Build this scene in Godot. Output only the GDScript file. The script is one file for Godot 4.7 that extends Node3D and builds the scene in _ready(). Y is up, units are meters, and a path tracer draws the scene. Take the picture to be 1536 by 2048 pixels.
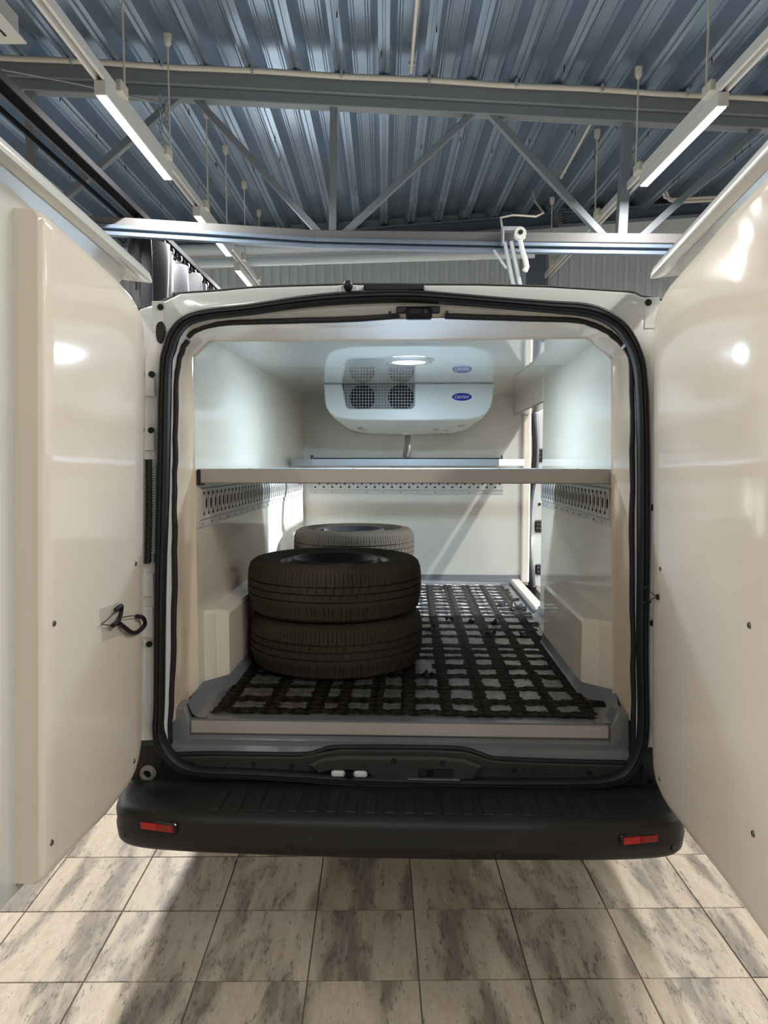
extends Node3D

# ---------------------------------------------------------------- mesh builder
class B:
	var v := PackedVector3Array()
	var n := PackedVector3Array()
	var t := PackedVector2Array()
	var uv := false

	func tri(a: Vector3, b: Vector3, c: Vector3, hint := Vector3.ZERO) -> void:
		var f := (c - a).cross(b - a)
		if f.length_squared() < 1e-16:
			return
		f = f.normalized()
		if hint != Vector3.ZERO and f.dot(hint) < 0.0:
			v.append_array([a, c, b])
			f = -f
		else:
			v.append_array([a, b, c])
		n.append_array([f, f, f])

	func quad(a: Vector3, b: Vector3, c: Vector3, d: Vector3, hint := Vector3.ZERO) -> void:
		tri(a, b, c, hint)
		tri(a, c, d, hint)

	func box(c: Vector3, s: Vector3, bev := 0.0, bs := Basis()) -> void:
		var h := s * 0.5
		bev = minf(bev, minf(h.x, minf(h.y, h.z)) * 0.9)
		if bev <= 0.0:
			for ax in 3:
				for sg in [-1.0, 1.0]:
					var nn := Vector3.ZERO
					nn[ax] = sg
					var p := []
					for q in [[-1, -1], [1, -1], [1, 1], [-1, 1]]:
						var w := Vector3.ZERO
						w[ax] = sg * h[ax]
						w[(ax + 1) % 3] = q[0] * h[(ax + 1) % 3]
						w[(ax + 2) % 3] = q[1] * h[(ax + 2) % 3]
						p.append(c + bs * w)
					quad(p[0], p[1], p[2], p[3], bs * nn)
			return
		# chamfered box: point(sign, face axis)
		var pt := func(sx: float, sy: float, sz: float, ax: int) -> Vector3:
			var w := Vector3(sx * h.x, sy * h.y, sz * h.z)
			for k in 3:
				if k != ax:
					w[k] -= signf(w[k]) * bev
			return c + bs * w
		for ax in 3:
			for sg in [-1.0, 1.0]:
				var p := []
				for q in [[-1.0, -1.0], [1.0, -1.0], [1.0, 1.0], [-1.0, 1.0]]:
					var s3 := Vector3.ZERO
					s3[ax] = sg
					s3[(ax + 1) % 3] = q[0]
					s3[(ax + 2) % 3] = q[1]
					p.append(pt.call(s3.x, s3.y, s3.z, ax))
				var nn := Vector3.ZERO
				nn[ax] = sg
				quad(p[0], p[1], p[2], p[3], bs * nn)
		for ax in 3:
			var a1 := (ax + 1) % 3
			var a2 := (ax + 2) % 3
			for s1 in [-1.0, 1.0]:
				for s2 in [-1.0, 1.0]:
					var p := []
					for q in [[-1.0, a1], [1.0, a1], [1.0, a2], [-1.0, a2]]:
						var s3 := Vector3.ZERO
						s3[ax] = q[0]
						s3[a1] = s1
						s3[a2] = s2
						p.append(pt.call(s3.x, s3.y, s3.z, q[1]))
					var nn := Vector3.ZERO
					nn[a1] = s1
					nn[a2] = s2
					quad(p[0], p[1], p[2], p[3], bs * nn)
		for sx in [-1.0, 1.0]:
			for sy in [-1.0, 1.0]:
				for sz in [-1.0, 1.0]:
					tri(pt.call(sx, sy, sz, 0), pt.call(sx, sy, sz, 1), pt.call(sx, sy, sz, 2), bs * Vector3(sx, sy, sz))

	# rows of points -> surface; normals averaged across edges flatter than the crease
	func loft(rows: Array, ring_closed := false, path_closed := false, crease := 0.75, flip := false) -> void:
		var R := rows.size()
		var C: int = rows[0].size()
		var qr := R if path_closed else R - 1
		var qc := C if ring_closed else C - 1
		var F := PackedVector3Array()
		F.resize(qr * qc)
		for i in qr:
			var r0: PackedVector3Array = rows[i]
			var r1: PackedVector3Array = rows[(i + 1) % R]
			for j in qc:
				var j1 := (j + 1) % C
				var f := (r1[j1] - r0[j]).cross(r1[j] - r0[j1])
				if flip:
					f = -f
				F[i * qc + j] = f.normalized()
		for i in qr:
			var r0: PackedVector3Array = rows[i]
			var r1: PackedVector3Array = rows[(i + 1) % R]
			for j in qc:
				var j1 := (j + 1) % C
				var f0 := F[i * qc + j]
				var nn := []
				for q in 4:
					var di := -1 if q < 2 else 1
					var dj := -1 if (q == 0 or q == 3) else 1
					var s := f0
					var ii := i + di
					var jj := j + dj
					var iok := true
					var jok := true
					if path_closed:
						ii = (ii + qr) % qr
					elif ii < 0 or ii >= qr:
						iok = false
					if ring_closed:
						jj = (jj + qc) % qc
					elif jj < 0 or jj >= qc:
						jok = false
					if iok:
						var g := F[ii * qc + j]
						if g.dot(f0) > crease:
							s += g
					if jok:
						var g := F[i * qc + jj]
						if g.dot(f0) > crease:
							s += g
					if iok and jok:
						var g := F[ii * qc + jj]
						if g.dot(f0) > crease:
							s += g
					nn.append(s.normalized())
				# corners: 0=(i,j) 1=(i,j1) 2=(i1,j1) 3=(i1,j)
				var a := r0[j]
				var b := r0[j1]
				var c := r1[j1]
				var d := r1[j]
				if f0 == Vector3.ZERO:
					continue
				var w := (c - a).cross(b - a)
				if w.length_squared() < 1e-18:
					w = (d - a).cross(c - a)
				if w.dot(f0) > 0.0:
					v.append_array([a, b, c, a, c, d])
					n.append_array([nn[0], nn[1], nn[2], nn[0], nn[2], nn[3]])
				else:
					v.append_array([a, c, b, a, d, c])
					n.append_array([nn[0], nn[2], nn[1], nn[0], nn[3], nn[2]])

	func fan(ring: PackedVector3Array, hint: Vector3) -> void:
		var c := Vector3.ZERO
		for p in ring:
			c += p
		c /= ring.size()
		for i in ring.size():
			tri(c, ring[i], ring[(i + 1) % ring.size()], hint)

	func tube(path: PackedVector3Array, r: float, seg := 8, closed := false, caps := true, r2 := -1.0) -> void:
		var rows := []
		var N := path.size()
		var up := Vector3.ZERO
		for i in N:
			var d: Vector3
			if closed:
				d = (path[(i + 1) % N] - path[(i + N - 1) % N]).normalized()
			else:
				d = (path[mini(i + 1, N - 1)] - path[maxi(i - 1, 0)]).normalized()
			if up == Vector3.ZERO:
				up = Vector3.UP if absf(d.y) < 0.9 else Vector3.RIGHT
			var x := up.cross(d).normalized()
			up = d.cross(x).normalized()
			var rr := r if r2 < 0.0 else lerpf(r, r2, float(i) / (N - 1))
			var ring := PackedVector3Array()
			for k in seg:
				var a := TAU * k / seg
				ring.append(path[i] + (x * cos(a) + up * sin(a)) * rr)
			rows.append(ring)
		loft(rows, true, closed, 0.3)
		if caps and not closed:
			fan(rows[0], path[0] - path[1])
			fan(rows[N - 1], path[N - 1] - path[N - 2])

	func cyl(a: Vector3, b: Vector3, r: float, seg := 16, r2 := -1.0) -> void:
		tube(PackedVector3Array([a, b]), r, seg, false, true, r2)

	# profile of (radius, height) round axis y of xf
	func lathe(prof: PackedVector2Array, seg: int, xf := Transform3D(), crease := 0.75) -> void:
		var rows := []
		for k in seg:
			var a := TAU * k / seg
			var ring := PackedVector3Array()
			for p in prof:
				ring.append(xf * Vector3(p.x * cos(a), p.y, p.x * sin(a)))
			rows.append(ring)
		loft(rows, false, true, crease)

	# flat polygon extruded from z0 to z1 in the axes of xf, with optional chamfer at the z1 face
	func prism(poly: PackedVector2Array, xf: Transform3D, z0: float, z1: float, bev := 0.0, bev0 := 0.0) -> void:
		var c := Vector2.ZERO
		for p in poly:
			c += p
		c /= poly.size()
		var pz := xf.basis.z.normalized() * signf(z1 - z0)
		var sg := signf(z1 - z0)
		var rows := []
		var lev := [[0.0, z1 - bev * sg]]
		if bev > 0.0:
			lev.append([bev, z1])
		if bev0 > 0.0:
			lev = [[bev0, z0], [0.0, z0 + bev0 * sg]] + lev
		else:
			lev = [[0.0, z0]] + lev
		var top := PackedVector2Array()
		for l in lev:
			var pp := inset(poly, l[0])
			var ring := PackedVector3Array()
			for p in pp:
				ring.append(xf * Vector3(p.x, p.y, l[1]))
			rows.append(ring)
			top = pp
		for i in rows.size() - 1:
			for j in poly.size():
				var j1 := (j + 1) % poly.size()
				var e := poly[j1] - poly[j]
				var out2 := Vector2(e.y, -e.x)
				if Geometry2D.is_polygon_clockwise(poly):
					out2 = -out2
				var hint := xf.basis * Vector3(out2.x, out2.y, 0)
				quad(rows[i][j], rows[i][j1], rows[i + 1][j1], rows[i + 1][j], hint)
		var id := Geometry2D.triangulate_polygon(top)
		for k in range(0, id.size(), 3):
			tri(rows[-1][id[k]], rows[-1][id[k + 1]], rows[-1][id[k + 2]], pz)
		var bot := inset(poly, lev[0][0])
		id = Geometry2D.triangulate_polygon(bot)
		for k in range(0, id.size(), 3):
			tri(rows[0][id[k]], rows[0][id[k + 1]], rows[0][id[k + 2]], -pz)

	static func inset(poly: PackedVector2Array, d: float) -> PackedVector2Array:
		if d == 0.0:
			return poly
		var out := PackedVector2Array()
		var N := poly.size()
		var s := 1.0 if Geometry2D.is_polygon_clockwise(poly) else -1.0
		for i in N:
			var a := (poly[i] - poly[(i + N - 1) % N]).normalized()
			var b := (poly[(i + 1) % N] - poly[i]).normalized()
			var na := Vector2(a.y, -a.x) * s
			var nb := Vector2(b.y, -b.x) * s
			var m := (na + nb)
			m = m / maxf(0.35, 1.0 + na.dot(nb))
			out.append(poly[i] + m * d)
		return out

	func mesh() -> ArrayMesh:
		var a := []
		a.resize(Mesh.ARRAY_MAX)
		a[Mesh.ARRAY_VERTEX] = v
		a[Mesh.ARRAY_NORMAL] = n
		if uv:
			a[Mesh.ARRAY_TEX_UV] = t
		var m := ArrayMesh.new()
		m.add_surface_from_arrays(Mesh.PRIMITIVE_TRIANGLES, a)
		return m

# ---------------------------------------------------------------- helpers
var rng := RandomNumberGenerator.new()
var M := {}
var VAN := Transform3D()

func rgb(r: float, g: float, b: float) -> Color:
	return Color(r / 255.0, g / 255.0, b / 255.0)

func mat(c: Color, rough := 0.5, metal := 0.0, spec := 0.5) -> StandardMaterial3D:
	var m := StandardMaterial3D.new()
	m.albedo_color = c
	m.roughness = rough
	m.metallic = metal
	m.metallic_specular = spec
	m.cull_mode = BaseMaterial3D.CULL_DISABLED
	return m

func glow(c: Color, e: float) -> StandardMaterial3D:
	var m := mat(Color(0.9, 0.9, 0.9), 0.5)
	m.emission_enabled = true
	m.emission = c
	m.emission_energy_multiplier = e
	return m

func noise_tex(freq: float, oct := 3, normal := false, strength := 4.0, size := 256, sd := 1) -> NoiseTexture2D:
	var f := FastNoiseLite.new()
	f.seed = sd
	f.frequency = freq
	f.fractal_octaves = oct
	var t := NoiseTexture2D.new()
	t.width = size
	t.height = size
	t.seamless = true
	t.noise = f
	t.as_normal_map = normal
	t.bump_strength = strength
	return t

func tri_map(m: StandardMaterial3D, s: float, world := false) -> void:
	m.uv1_triplanar = true
	m.uv1_world_triplanar = world
	m.uv1_scale = Vector3.ONE * s

func part(parent: Node, called: String, b, m: Material) -> MeshInstance3D:
	var o := MeshInstance3D.new()
	o.name = called
	o.mesh = b.mesh() if b is B else b
	o.material_override = m
	o.cast_shadow = GeometryInstance3D.SHADOW_CASTING_SETTING_ON
	parent.add_child(o, true)
	return o

func hub(parent: Node, called: String, xf := Transform3D()) -> Node3D:
	var o := Node3D.new()
	o.name = called
	o.transform = xf
	parent.add_child(o, true)
	return o

func used_name(called: String) -> String:
	if not has_node(called):
		return called
	var k := 1
	while has_node("%s_%03d" % [called, k]):
		k += 1
	return "%s_%03d" % [called, k]

func tag(o: Node, label: String, category: String, group := "") -> void:
	o.set_meta("label", label)
	o.set_meta("category", category)
	if group != "":
		o.set_meta("group", group)

func thing(called: String, label: String, category: String, xf := Transform3D(), group := "") -> Node3D:
	var o := hub(self, used_name(called), xf)
	tag(o, label, category, group)
	return o

func struct(called: String, label: String, category: String, xf := Transform3D()) -> Node3D:
	var o := hub(self, called, xf)
	tag(o, label, category)
	o.set_meta("kind", "structure")
	return o

func V(x: float, y: float) -> Vector2:
	return Vector2(x, y)

func smooth2(p: PackedVector2Array, closed := false, sub := 4) -> PackedVector2Array:
	var out := PackedVector2Array()
	var N := p.size()
	for i in (N if closed else N - 1):
		var a := p[(i + N - 1) % N] if closed else p[maxi(i - 1, 0)]
		var b := p[i]
		var c := p[(i + 1) % N]
		var d := p[(i + 2) % N] if closed else p[mini(i + 2, N - 1)]
		for k in sub:
			out.append(b.cubic_interpolate(c, a, d, float(k) / sub))
	if not closed:
		out.append(p[N - 1])
	return out

func ray_poly(c: Vector2, d: Vector2, poly: PackedVector2Array) -> Vector2:
	var best := c + d
	var far := -1.0
	for i in poly.size():
		var hit = Geometry2D.segment_intersects_segment(c, c + d * 6.0, poly[i], poly[(i + 1) % poly.size()])
		if hit != null and c.distance_to(hit) > far:
			far = c.distance_to(hit)
			best = hit
	return best

# ---------------------------------------------------------------- materials
func materials() -> void:
	M.cream = mat(rgb(228, 218, 203), 0.09, 0.0, 0.5)
	M.cream.normal_enabled = true
	M.cream.normal_texture = noise_tex(0.006, 2, true, 6.0, 512, 5)
	M.cream.normal_scale = 0.06
	tri_map(M.cream, 0.7)
	M.cream_wave = mat(rgb(226, 217, 200), 0.08, 0.0, 0.5)
	M.cream_wave.normal_enabled = true
	M.cream_wave.normal_texture = noise_tex(0.008, 2, true, 8.0, 512, 9)
	M.cream_wave.normal_scale = 0.03
	tri_map(M.cream_wave, 1.0)
	M.pale = mat(rgb(218, 216, 207), 0.15)
	M.tan = mat(rgb(222, 203, 179), 0.14)
	M.ceil_liner = mat(rgb(204, 203, 197), 0.012, 0.0, 0.75)
	M.ceil_liner.clearcoat_enabled = true
	M.ceil_liner.clearcoat = 0.5
	M.ceil_liner.clearcoat_roughness = 0.012
	M.white_paint = mat(rgb(208, 211, 208), 0.16)
	M.white_paint.clearcoat_enabled = true
	M.white_paint.clearcoat = 0.6
	M.white_paint.clearcoat_roughness = 0.08
	M.white_plastic = mat(rgb(214, 218, 215), 0.35)
	M.rubber = mat(rgb(20, 20, 23), 0.55)
	M.black_plastic = mat(rgb(24, 23, 23), 0.5)
	M.black_plastic.normal_enabled = true
	M.black_plastic.normal_texture = noise_tex(0.2, 2, true, 3.0, 256, 3)
	M.black_plastic.normal_scale = 0.25
	tri_map(M.black_plastic, 14.0)
	M.sill = mat(rgb(48, 47, 46), 0.55)
	M.black_gloss = mat(rgb(16, 16, 18), 0.2)
	M.tyre = mat(rgb(66, 59, 50), 0.8, 0.0, 0.3)
	M.rim = mat(rgb(52, 53, 55), 0.35, 0.3)
	M.alu = mat(rgb(196, 194, 190), 0.38, 0.85)
	M.alu.roughness_texture = noise_tex(0.05, 3, false, 1.0, 256, 8)
	M.alu_soft = mat(rgb(176, 171, 165), 0.45, 0.4)
	M.galv = mat(rgb(166, 172, 178), 0.4, 0.35)
	M.track = mat(rgb(112, 126, 142), 0.4, 0.4)
	M.rail_zinc = mat(rgb(196, 194, 188), 0.42, 0.2)
	M.steel = mat(rgb(104, 104, 104), 0.6, 0.15)
	M.truss = mat(rgb(122, 128, 134), 0.55, 0.05)
	M.deck = mat(rgb(148, 164, 182), 0.23, 0.62)
	M.grey_floor = mat(rgb(116, 118, 121), 0.25)
	M.grey_floor.normal_enabled = true
	M.grey_floor.normal_texture = noise_tex(0.02, 3, true, 6.0, 256, 4)
	M.grey_floor.normal_scale = 0.15
	tri_map(M.grey_floor, 2.0)
	var ht := checker_image()
	M.checker = mat(Color.WHITE, 0.34, 0.3)
	M.checker.albedo_texture = tinted(ht, rgb(104, 105, 108), rgb(190, 190, 191))
	M.checker.heightmap_enabled = true
	M.checker.heightmap_texture = ht
	M.checker.heightmap_scale = 0.6
	tri_map(M.checker, 1.0 / 0.17)
	M.tape = mat(Color.WHITE, 0.75, 0.0, 0.25)
	M.tape.albedo_texture = tinted(ht, rgb(20, 18, 16), rgb(92, 85, 77))
	M.tape.heightmap_enabled = true
	M.tape.heightmap_texture = ht
	M.tape.heightmap_scale = 0.5
	tri_map(M.tape, 1.0 / 0.17)
	M.red = mat(rgb(190, 24, 22), 0.25)
	M.red.emission_enabled = false
	M.red_dark = mat(rgb(150, 14, 14), 0.3)
	M.blue = mat(rgb(22, 26, 150), 0.3)
	M.print_white = mat(rgb(240, 240, 244), 0.4)
	M.hole = mat(rgb(14, 14, 15), 0.8)
	M.wire = mat(rgb(186, 186, 184), 0.35, 0.7)
	M.curtain = mat(rgb(27, 28, 34), 0.55, 0.0, 0.35)
	M.rail_black = mat(rgb(12, 13, 18), 0.8, 0.0, 0.2)
	M.rod = mat(rgb(196, 192, 176), 0.5)
	M.lamp_body = mat(rgb(206, 206, 202), 0.4)
	M.wall = mat(rgb(206, 210, 212), 0.6)
	M.sheet = mat(rgb(196, 204, 208), 0.45, 0.0)
	M.duct = mat(rgb(214, 224, 230), 0.4)
	M.beam = mat(rgb(96, 106, 120), 0.5, 0.2)
	M.pipe = mat(rgb(206, 200, 188), 0.5)
	M.film = mat(Color(0.95, 0.95, 0.93, 0.12), 0.12)
	M.film.transparency = BaseMaterial3D.TRANSPARENCY_ALPHA
	M.screw = mat(rgb(120, 118, 114), 0.4, 0.6)
	M.drain = mat(rgb(120, 118, 108), 0.5)
	M.blob = mat(rgb(210, 209, 204), 0.5)
	M.lamp_glow = glow(rgb(255, 252, 246), 7.0)
	M.dome_glow = glow(rgb(226, 244, 255), 7.0)
	M.clear = mat(rgb(220, 226, 228), 0.2)

func checker_image() -> ImageTexture:
	# five-bar tread: cells of parallel bars, turned by a quarter from cell to cell
	var S := 256
	var im := Image.create(S, S, false, Image.FORMAT_RGB8)
	for y in S:
		for x in S:
			var cx := int(x / 64)
			var cy := int(y / 64)
			var p := Vector2(x % 64 - 32, y % 64 - 32)
			var a := PI / 4 if (cx + cy) % 2 == 0 else -PI / 4
			p = p.rotated(a)
			var h := 0.0
			if absf(p.x) < 27.0:
				for k in 5:
					var yy := (k - 2) * 12.5
					var lim := 27.0 - absf(yy) * 0.42
					var w := 3.3 * sqrt(maxf(0.0, 1.0 - pow(p.x / lim, 2.0)))
					if absf(p.y - yy) < w:
						h = maxf(h, 1.0 - pow((p.y - yy) / maxf(w, 0.5), 2.0) * 0.7)
			im.set_pixel(x, y, Color(h, h, h))
	return ImageTexture.create_from_image(im)

func tinted(t: ImageTexture, lo: Color, hi: Color) -> ImageTexture:
	var im := t.get_image()
	var o := Image.create(im.get_width(), im.get_height(), false, Image.FORMAT_RGB8)
	for y in im.get_height():
		for x in im.get_width():
			o.set_pixel(x, y, lo.lerp(hi, im.get_pixel(x, y).r))
	return ImageTexture.create_from_image(o)

func tile_image() -> ImageTexture:
	var S := 1024
	var im := Image.create(S, S, false, Image.FORMAT_RGB8)
	var f := FastNoiseLite.new()
	f.seed = 11
	f.frequency = 1.0
	f.fractal_octaves = 3
	var g := FastNoiseLite.new()
	g.seed = 23
	g.frequency = 1.0
	g.fractal_octaves = 5
	g.fractal_gain = 0.72
	var k := FastNoiseLite.new()
	k.seed = 31
	k.frequency = 1.0
	k.fractal_octaves = 2
	var lo := Color(0.36, 0.335, 0.305)
	var hi := Color(0.71, 0.67, 0.605)
	var warm := Color(0.64, 0.585, 0.51)
	var pit := Color(0.26, 0.24, 0.22)
	for y in S:
		for x in S:
			var sl := x + y * 0.05
			var a := f.get_noise_2d(sl * 0.0075, y * 0.0012)
			var m := g.get_noise_2d(sl * 0.030, y * 0.0085)
			var c := k.get_noise_2d(sl * 0.20, y * 0.022)
			var e := k.get_noise_2d(sl * 0.42 + 700.0, y * 0.13)
			var d := smoothstep(-0.12, 0.50, a * 0.95 + m * 0.34 + c * 0.16 + e * 0.08)
			var col := hi.lerp(warm, clampf(0.5 - m * 1.0 + c * 0.5, 0, 1)).lerp(lo, d * 0.66)
			var w := m * 0.8 + c * 0.42 + e * 0.30 + d * 0.22
			if w > 0.44:
				col = col.lerp(pit, clampf((w - 0.44) * 5.0, 0.0, 0.55))
			col = col * (1.0 + c * 0.09 + e * 0.05)
			im.set_pixel(x, y, col)
	return ImageTexture.create_from_image(im)

# ---------------------------------------------------------------- scene
func _ready() -> void:
	rng.seed = 7
	camera_and_light()
	materials()
	room()
	roof_steel()
	track_lights()
	floodlight()
	left_side()
	back_fittings()
	van()
	cargo()

func camera_and_light() -> void:
	var cam := Camera3D.new()
	cam.name = "camera"
	cam.position = Vector3(0, 1.42, 0)
	cam.rotation.x = deg_to_rad(-4.85)
	cam.fov = rad_to_deg(2.0 * atan(1024.0 / 1450.0))
	cam.near = 0.05
	cam.far = 100.0
	add_child(cam)
	cam.current = true
	var we := WorldEnvironment.new()
	we.name = "environment"
	var e := Environment.new()
	e.background_mode = Environment.BG_COLOR
	e.background_color = Color(0.01, 0.011, 0.013)
	e.tonemap_mode = Environment.TONE_MAPPER_LINEAR
	e.tonemap_exposure = 1.1
	e.sdfgi_enabled = true
	e.ssao_enabled = true
	e.ssil_enabled = true
	we.environment = e
	add_child(we)
	# the van stands a little askew, nose down
	var fw := Vector3(0.035754, -0.015780, -0.999236).normalized()
	var rt := fw.cross(Vector3.UP).normalized()
	var up := rt.cross(fw)
	VAN = Transform3D(Basis(rt, up, -fw), Vector3(0.049, 0.0, -2.032))

func area_light(parent: Node, at: Vector3, size: Vector2, e: float, c: Color, bs := Basis(Vector3.RIGHT, -PI / 2)) -> void:
	var l := AreaLight3D.new()
	l.name = "lamp_light"
	l.transform = Transform3D(bs, at)
	l.area_size = size
	l.area_normalize_energy = true
	l.light_energy = e
	l.light_color = c
	l.shadow_enabled = true
	l.area_range = 30.0
	parent.add_child(l, true)

func deck_y(x: float) -> float:
	return 4.235 - 0.022 * x

func room() -> void:
	# floor: 0.30 m tiles, turned half a degree like the photograph's rows
	var fl := struct("floor", "beige and grey streaked stone-look floor tiles with dark joints", "floor", Transform3D(Basis(Vector3.UP, deg_to_rad(0.55)), Vector3.ZERO))
	var base := B.new()
	base.box(Vector3(1, -0.0530, -2), Vector3(17, 0.1, 16.5))
	part(fl, "grout_bed", base, mat(rgb(104, 92, 80), 0.8))
	var tex := tile_image()
	var tm := mat(Color.WHITE, 0.42, 0.0, 0.4)
	tm.albedo_texture = tex
	tm.heightmap_enabled = true
	tm.heightmap_texture = tex
	tm.heightmap_scale = 0.06
	var variants := []
	for k in 32:
		var b := B.new()
		b.uv = true
		b.box(Vector3(0, -0.005, 0), Vector3(0.296, 0.010, 0.296), 0.0012)
		var o := Vector2(rng.randf_range(0.16, 0.84), rng.randf_range(0.16, 0.84))
		var fx := -1.0 if k % 2 else 1.0
		for p in b.v:
			b.t.append(o + Vector2(p.x * fx, p.z * (1.0 if k % 4 < 2 else -1.0)) * 1.05)
		variants.append(b.mesh())
	var rest := B.new()
	rest.uv = true
	for i in range(-25, 32):
		for j in range(-35, 20):
			var c := Vector3(-0.488 + 0.3 * i + 0.15, 0, -1.838 + 0.3 * j + 0.15)
			var near := absf(c.x) < 2.4 and c.z > -4.0 and c.z < -0.9
			if near:
				var t := part(fl, "tile", variants[rng.randi() % 32], tm)
				t.position = c + Vector3(0, rng.randf_range(-0.0004, 0.0004), 0)
			elif absf(c.x - 1) < 8.2 and c.z > -10 and c.z < 5.8:
				var h := 0.148
				rest.quad(c + Vector3(-h, 0, -h), c + Vector3(h, 0, -h), c + Vector3(h, 0, h), c + Vector3(-h, 0, h), Vector3.UP)
				var o := Vector2(rng.randf_range(0.16, 0.84), rng.randf_range(0.16, 0.84))
				while rest.t.size() < rest.v.size():
					var p := rest.v[rest.t.size()] - c
					rest.t.append(o + Vector2(p.x, p.z) * 1.05)
	part(fl, "outer_tiles", rest, tm).set_meta("kind", "stuff")

	# ceiling: trapezoid steel deck, sheets of three ribs
	var ce := struct("ceiling", "blue-grey profiled steel roof deck with deep trapezoid ribs", "ceiling")
	var prof := PackedVector2Array([V(-0.165, 0.12), V(-0.130, 0.12), V(-0.122, 0.110), V(-0.112, 0.110), V(-0.104, 0.12), V(-0.092, 0.12), V(-0.062, 0.06), V(-0.060, 0.052), V(-0.040, 0.0), V(-0.012, 0.0), V(-0.007, 0.014), V(0.007, 0.014), V(0.012, 0.0), V(0.040, 0.0), V(0.060, 0.052), V(0.062, 0.06), V(0.092, 0.12), V(0.104, 0.12), V(0.112, 0.110), V(0.122, 0.110), V(0.130, 0.12), V(0.165, 0.12)])
	for s in range(-7, 10):
		var b := B.new()
		var r0 := PackedVector3Array()
		var r1 := PackedVector3Array()
		for k in 3:
			for p in prof:
				var x: float = s * 0.99 + k * 0.33 + p.x
				var q := Vector3(x, p.y + deck_y(x) + 0.0006 * (s % 2), 0)
				r0.append(q + Vector3(0, 0, 5.9))
				r1.append(q + Vector3(0, 0, -11.0))
		b.loft([r0, r1], false, false, 0.95)
		part(ce, "deck_sheet", b, M.deck)
	var slab := B.new()
	slab.box(Vector3(1, 4.66, -2.5), Vector3(19, 0.12, 17.6))
	part(ce, "roof_slab", slab, mat(rgb(60, 60, 60), 0.9))
	var sc := B.new()
	for i in 90:
		var k := rng.randi_range(-10, 12)
		var x := k * 0.33 + rng.randf_range(-0.03, 0.03)
		var z := rng.randf_range(-9, -3.4)
		sc.cyl(Vector3(x, deck_y(x) - 0.035, z), Vector3(x, deck_y(x) + 0.02, z), 0.004, 5)
	var scp := part(ce, "screw_tips", sc, M.hole)
	scp.set_meta("kind", "stuff")

	# walls
	var wl := struct("wall_left", "plain pale showroom wall beyond the dark curtain", "wall")
	var b := B.new()
	b.box(Vector3(-6.9, 2.3, -2.5), Vector3(0.2, 4.6, 17.4))
	part(wl, "wall_slab", b, M.wall)
	var wr := struct("wall_right", "plain pale showroom wall on the right", "wall")
	b = B.new()
	b.box(Vector3(9.6, 2.3, -2.5), Vector3(0.2, 4.6, 17.4))
	part(wr, "wall_slab", b, M.wall)
	var wf := struct("wall_front", "plain pale showroom wall behind the viewer", "wall")
	b = B.new()
	b.box(Vector3(1, 2.3, 6.0), Vector3(19, 4.6, 0.2))
	part(wf, "wall_slab", b, M.wall)

	# back wall, askew: right end nearer
	var dirx := Vector3(1, 0, 0.26).normalized()
	var bs := Basis(dirx, Vector3.UP, dirx.cross(Vector3.UP))
	var wb := struct("wall_back", "light grey ribbed sheet metal back wall above the van roof", "wall", Transform3D(bs, Vector3(0, 0, -9.45)))
	b = B.new()
	b.box(Vector3(0, 2.3, -0.16), Vector3(22, 4.6, 0.2))
	part(wb, "wall_slab", b, M.wall)
	# ribbed sheets
	for s in range(-8, 9):
		b = B.new()
		var r0 := PackedVector3Array()
		var r1 := PackedVector3Array()
		var pitch := 0.125
		for k in 8:
			var x := s * 1.0 + k * pitch - 0.5
			for p in [V(0, 0), V(0.030, 0), V(0.042, 0.028), V(0.083, 0.028), V(0.095, 0)]:
				r0.append(Vector3(x + p.x, 0.05, p.y))
				r1.append(Vector3(x + p.x, 3.86, p.y))
		r0.append(Vector3(s + 0.5, 0.05, 0))
		r1.append(Vector3(s + 0.5, 3.86, 0))
		b.loft([r0, r1], false, false, 0.95)
		part(wb, "ribbed_sheet", b, M.sheet)
	b = B.new()
	b.box(Vector3(0, 3.96, 0.03), Vector3(16, 0.20, 0.05), 0.004)
	part(wb, "fascia_panel", b, M.wall)
	for s in [-1, 1]:
		b = B.new()
		b.box(Vector3(2.12 + s * 4.03, 4.13, 0.06), Vector3(8.0, 0.15, 0.012), 0.003)
		b.box(Vector3(2.12 + s * 4.03, 4.20, 0.10), Vector3(8.0, 0.014, 0.10), 0.003)
		b.box(Vector3(2.12 + s * 4.03, 4.06, 0.10), Vector3(8.0, 0.014, 0.10), 0.003)
		b.box(Vector3(2.12 + s * 0.05, 4.13, 0.10), Vector3(0.014, 0.15, 0.11), 0.002)
		part(wb, "edge_beam", b, M.beam)
	b = B.new()
	for k in 4:
		b.cyl(Vector3(2.16, 4.085 + 0.03 * k, 0.15), Vector3(2.2, 4.085 + 0.03 * k, 0.15), 0.012, 6)
	part(wb, "beam_bolts", b, M.steel)
	b = B.new()
	b.box(Vector3(1.90, 1.95, 0.09), Vector3(0.22, 3.9, 0.16), 0.006)
	part(wb, "column", b, M.beam)

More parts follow.
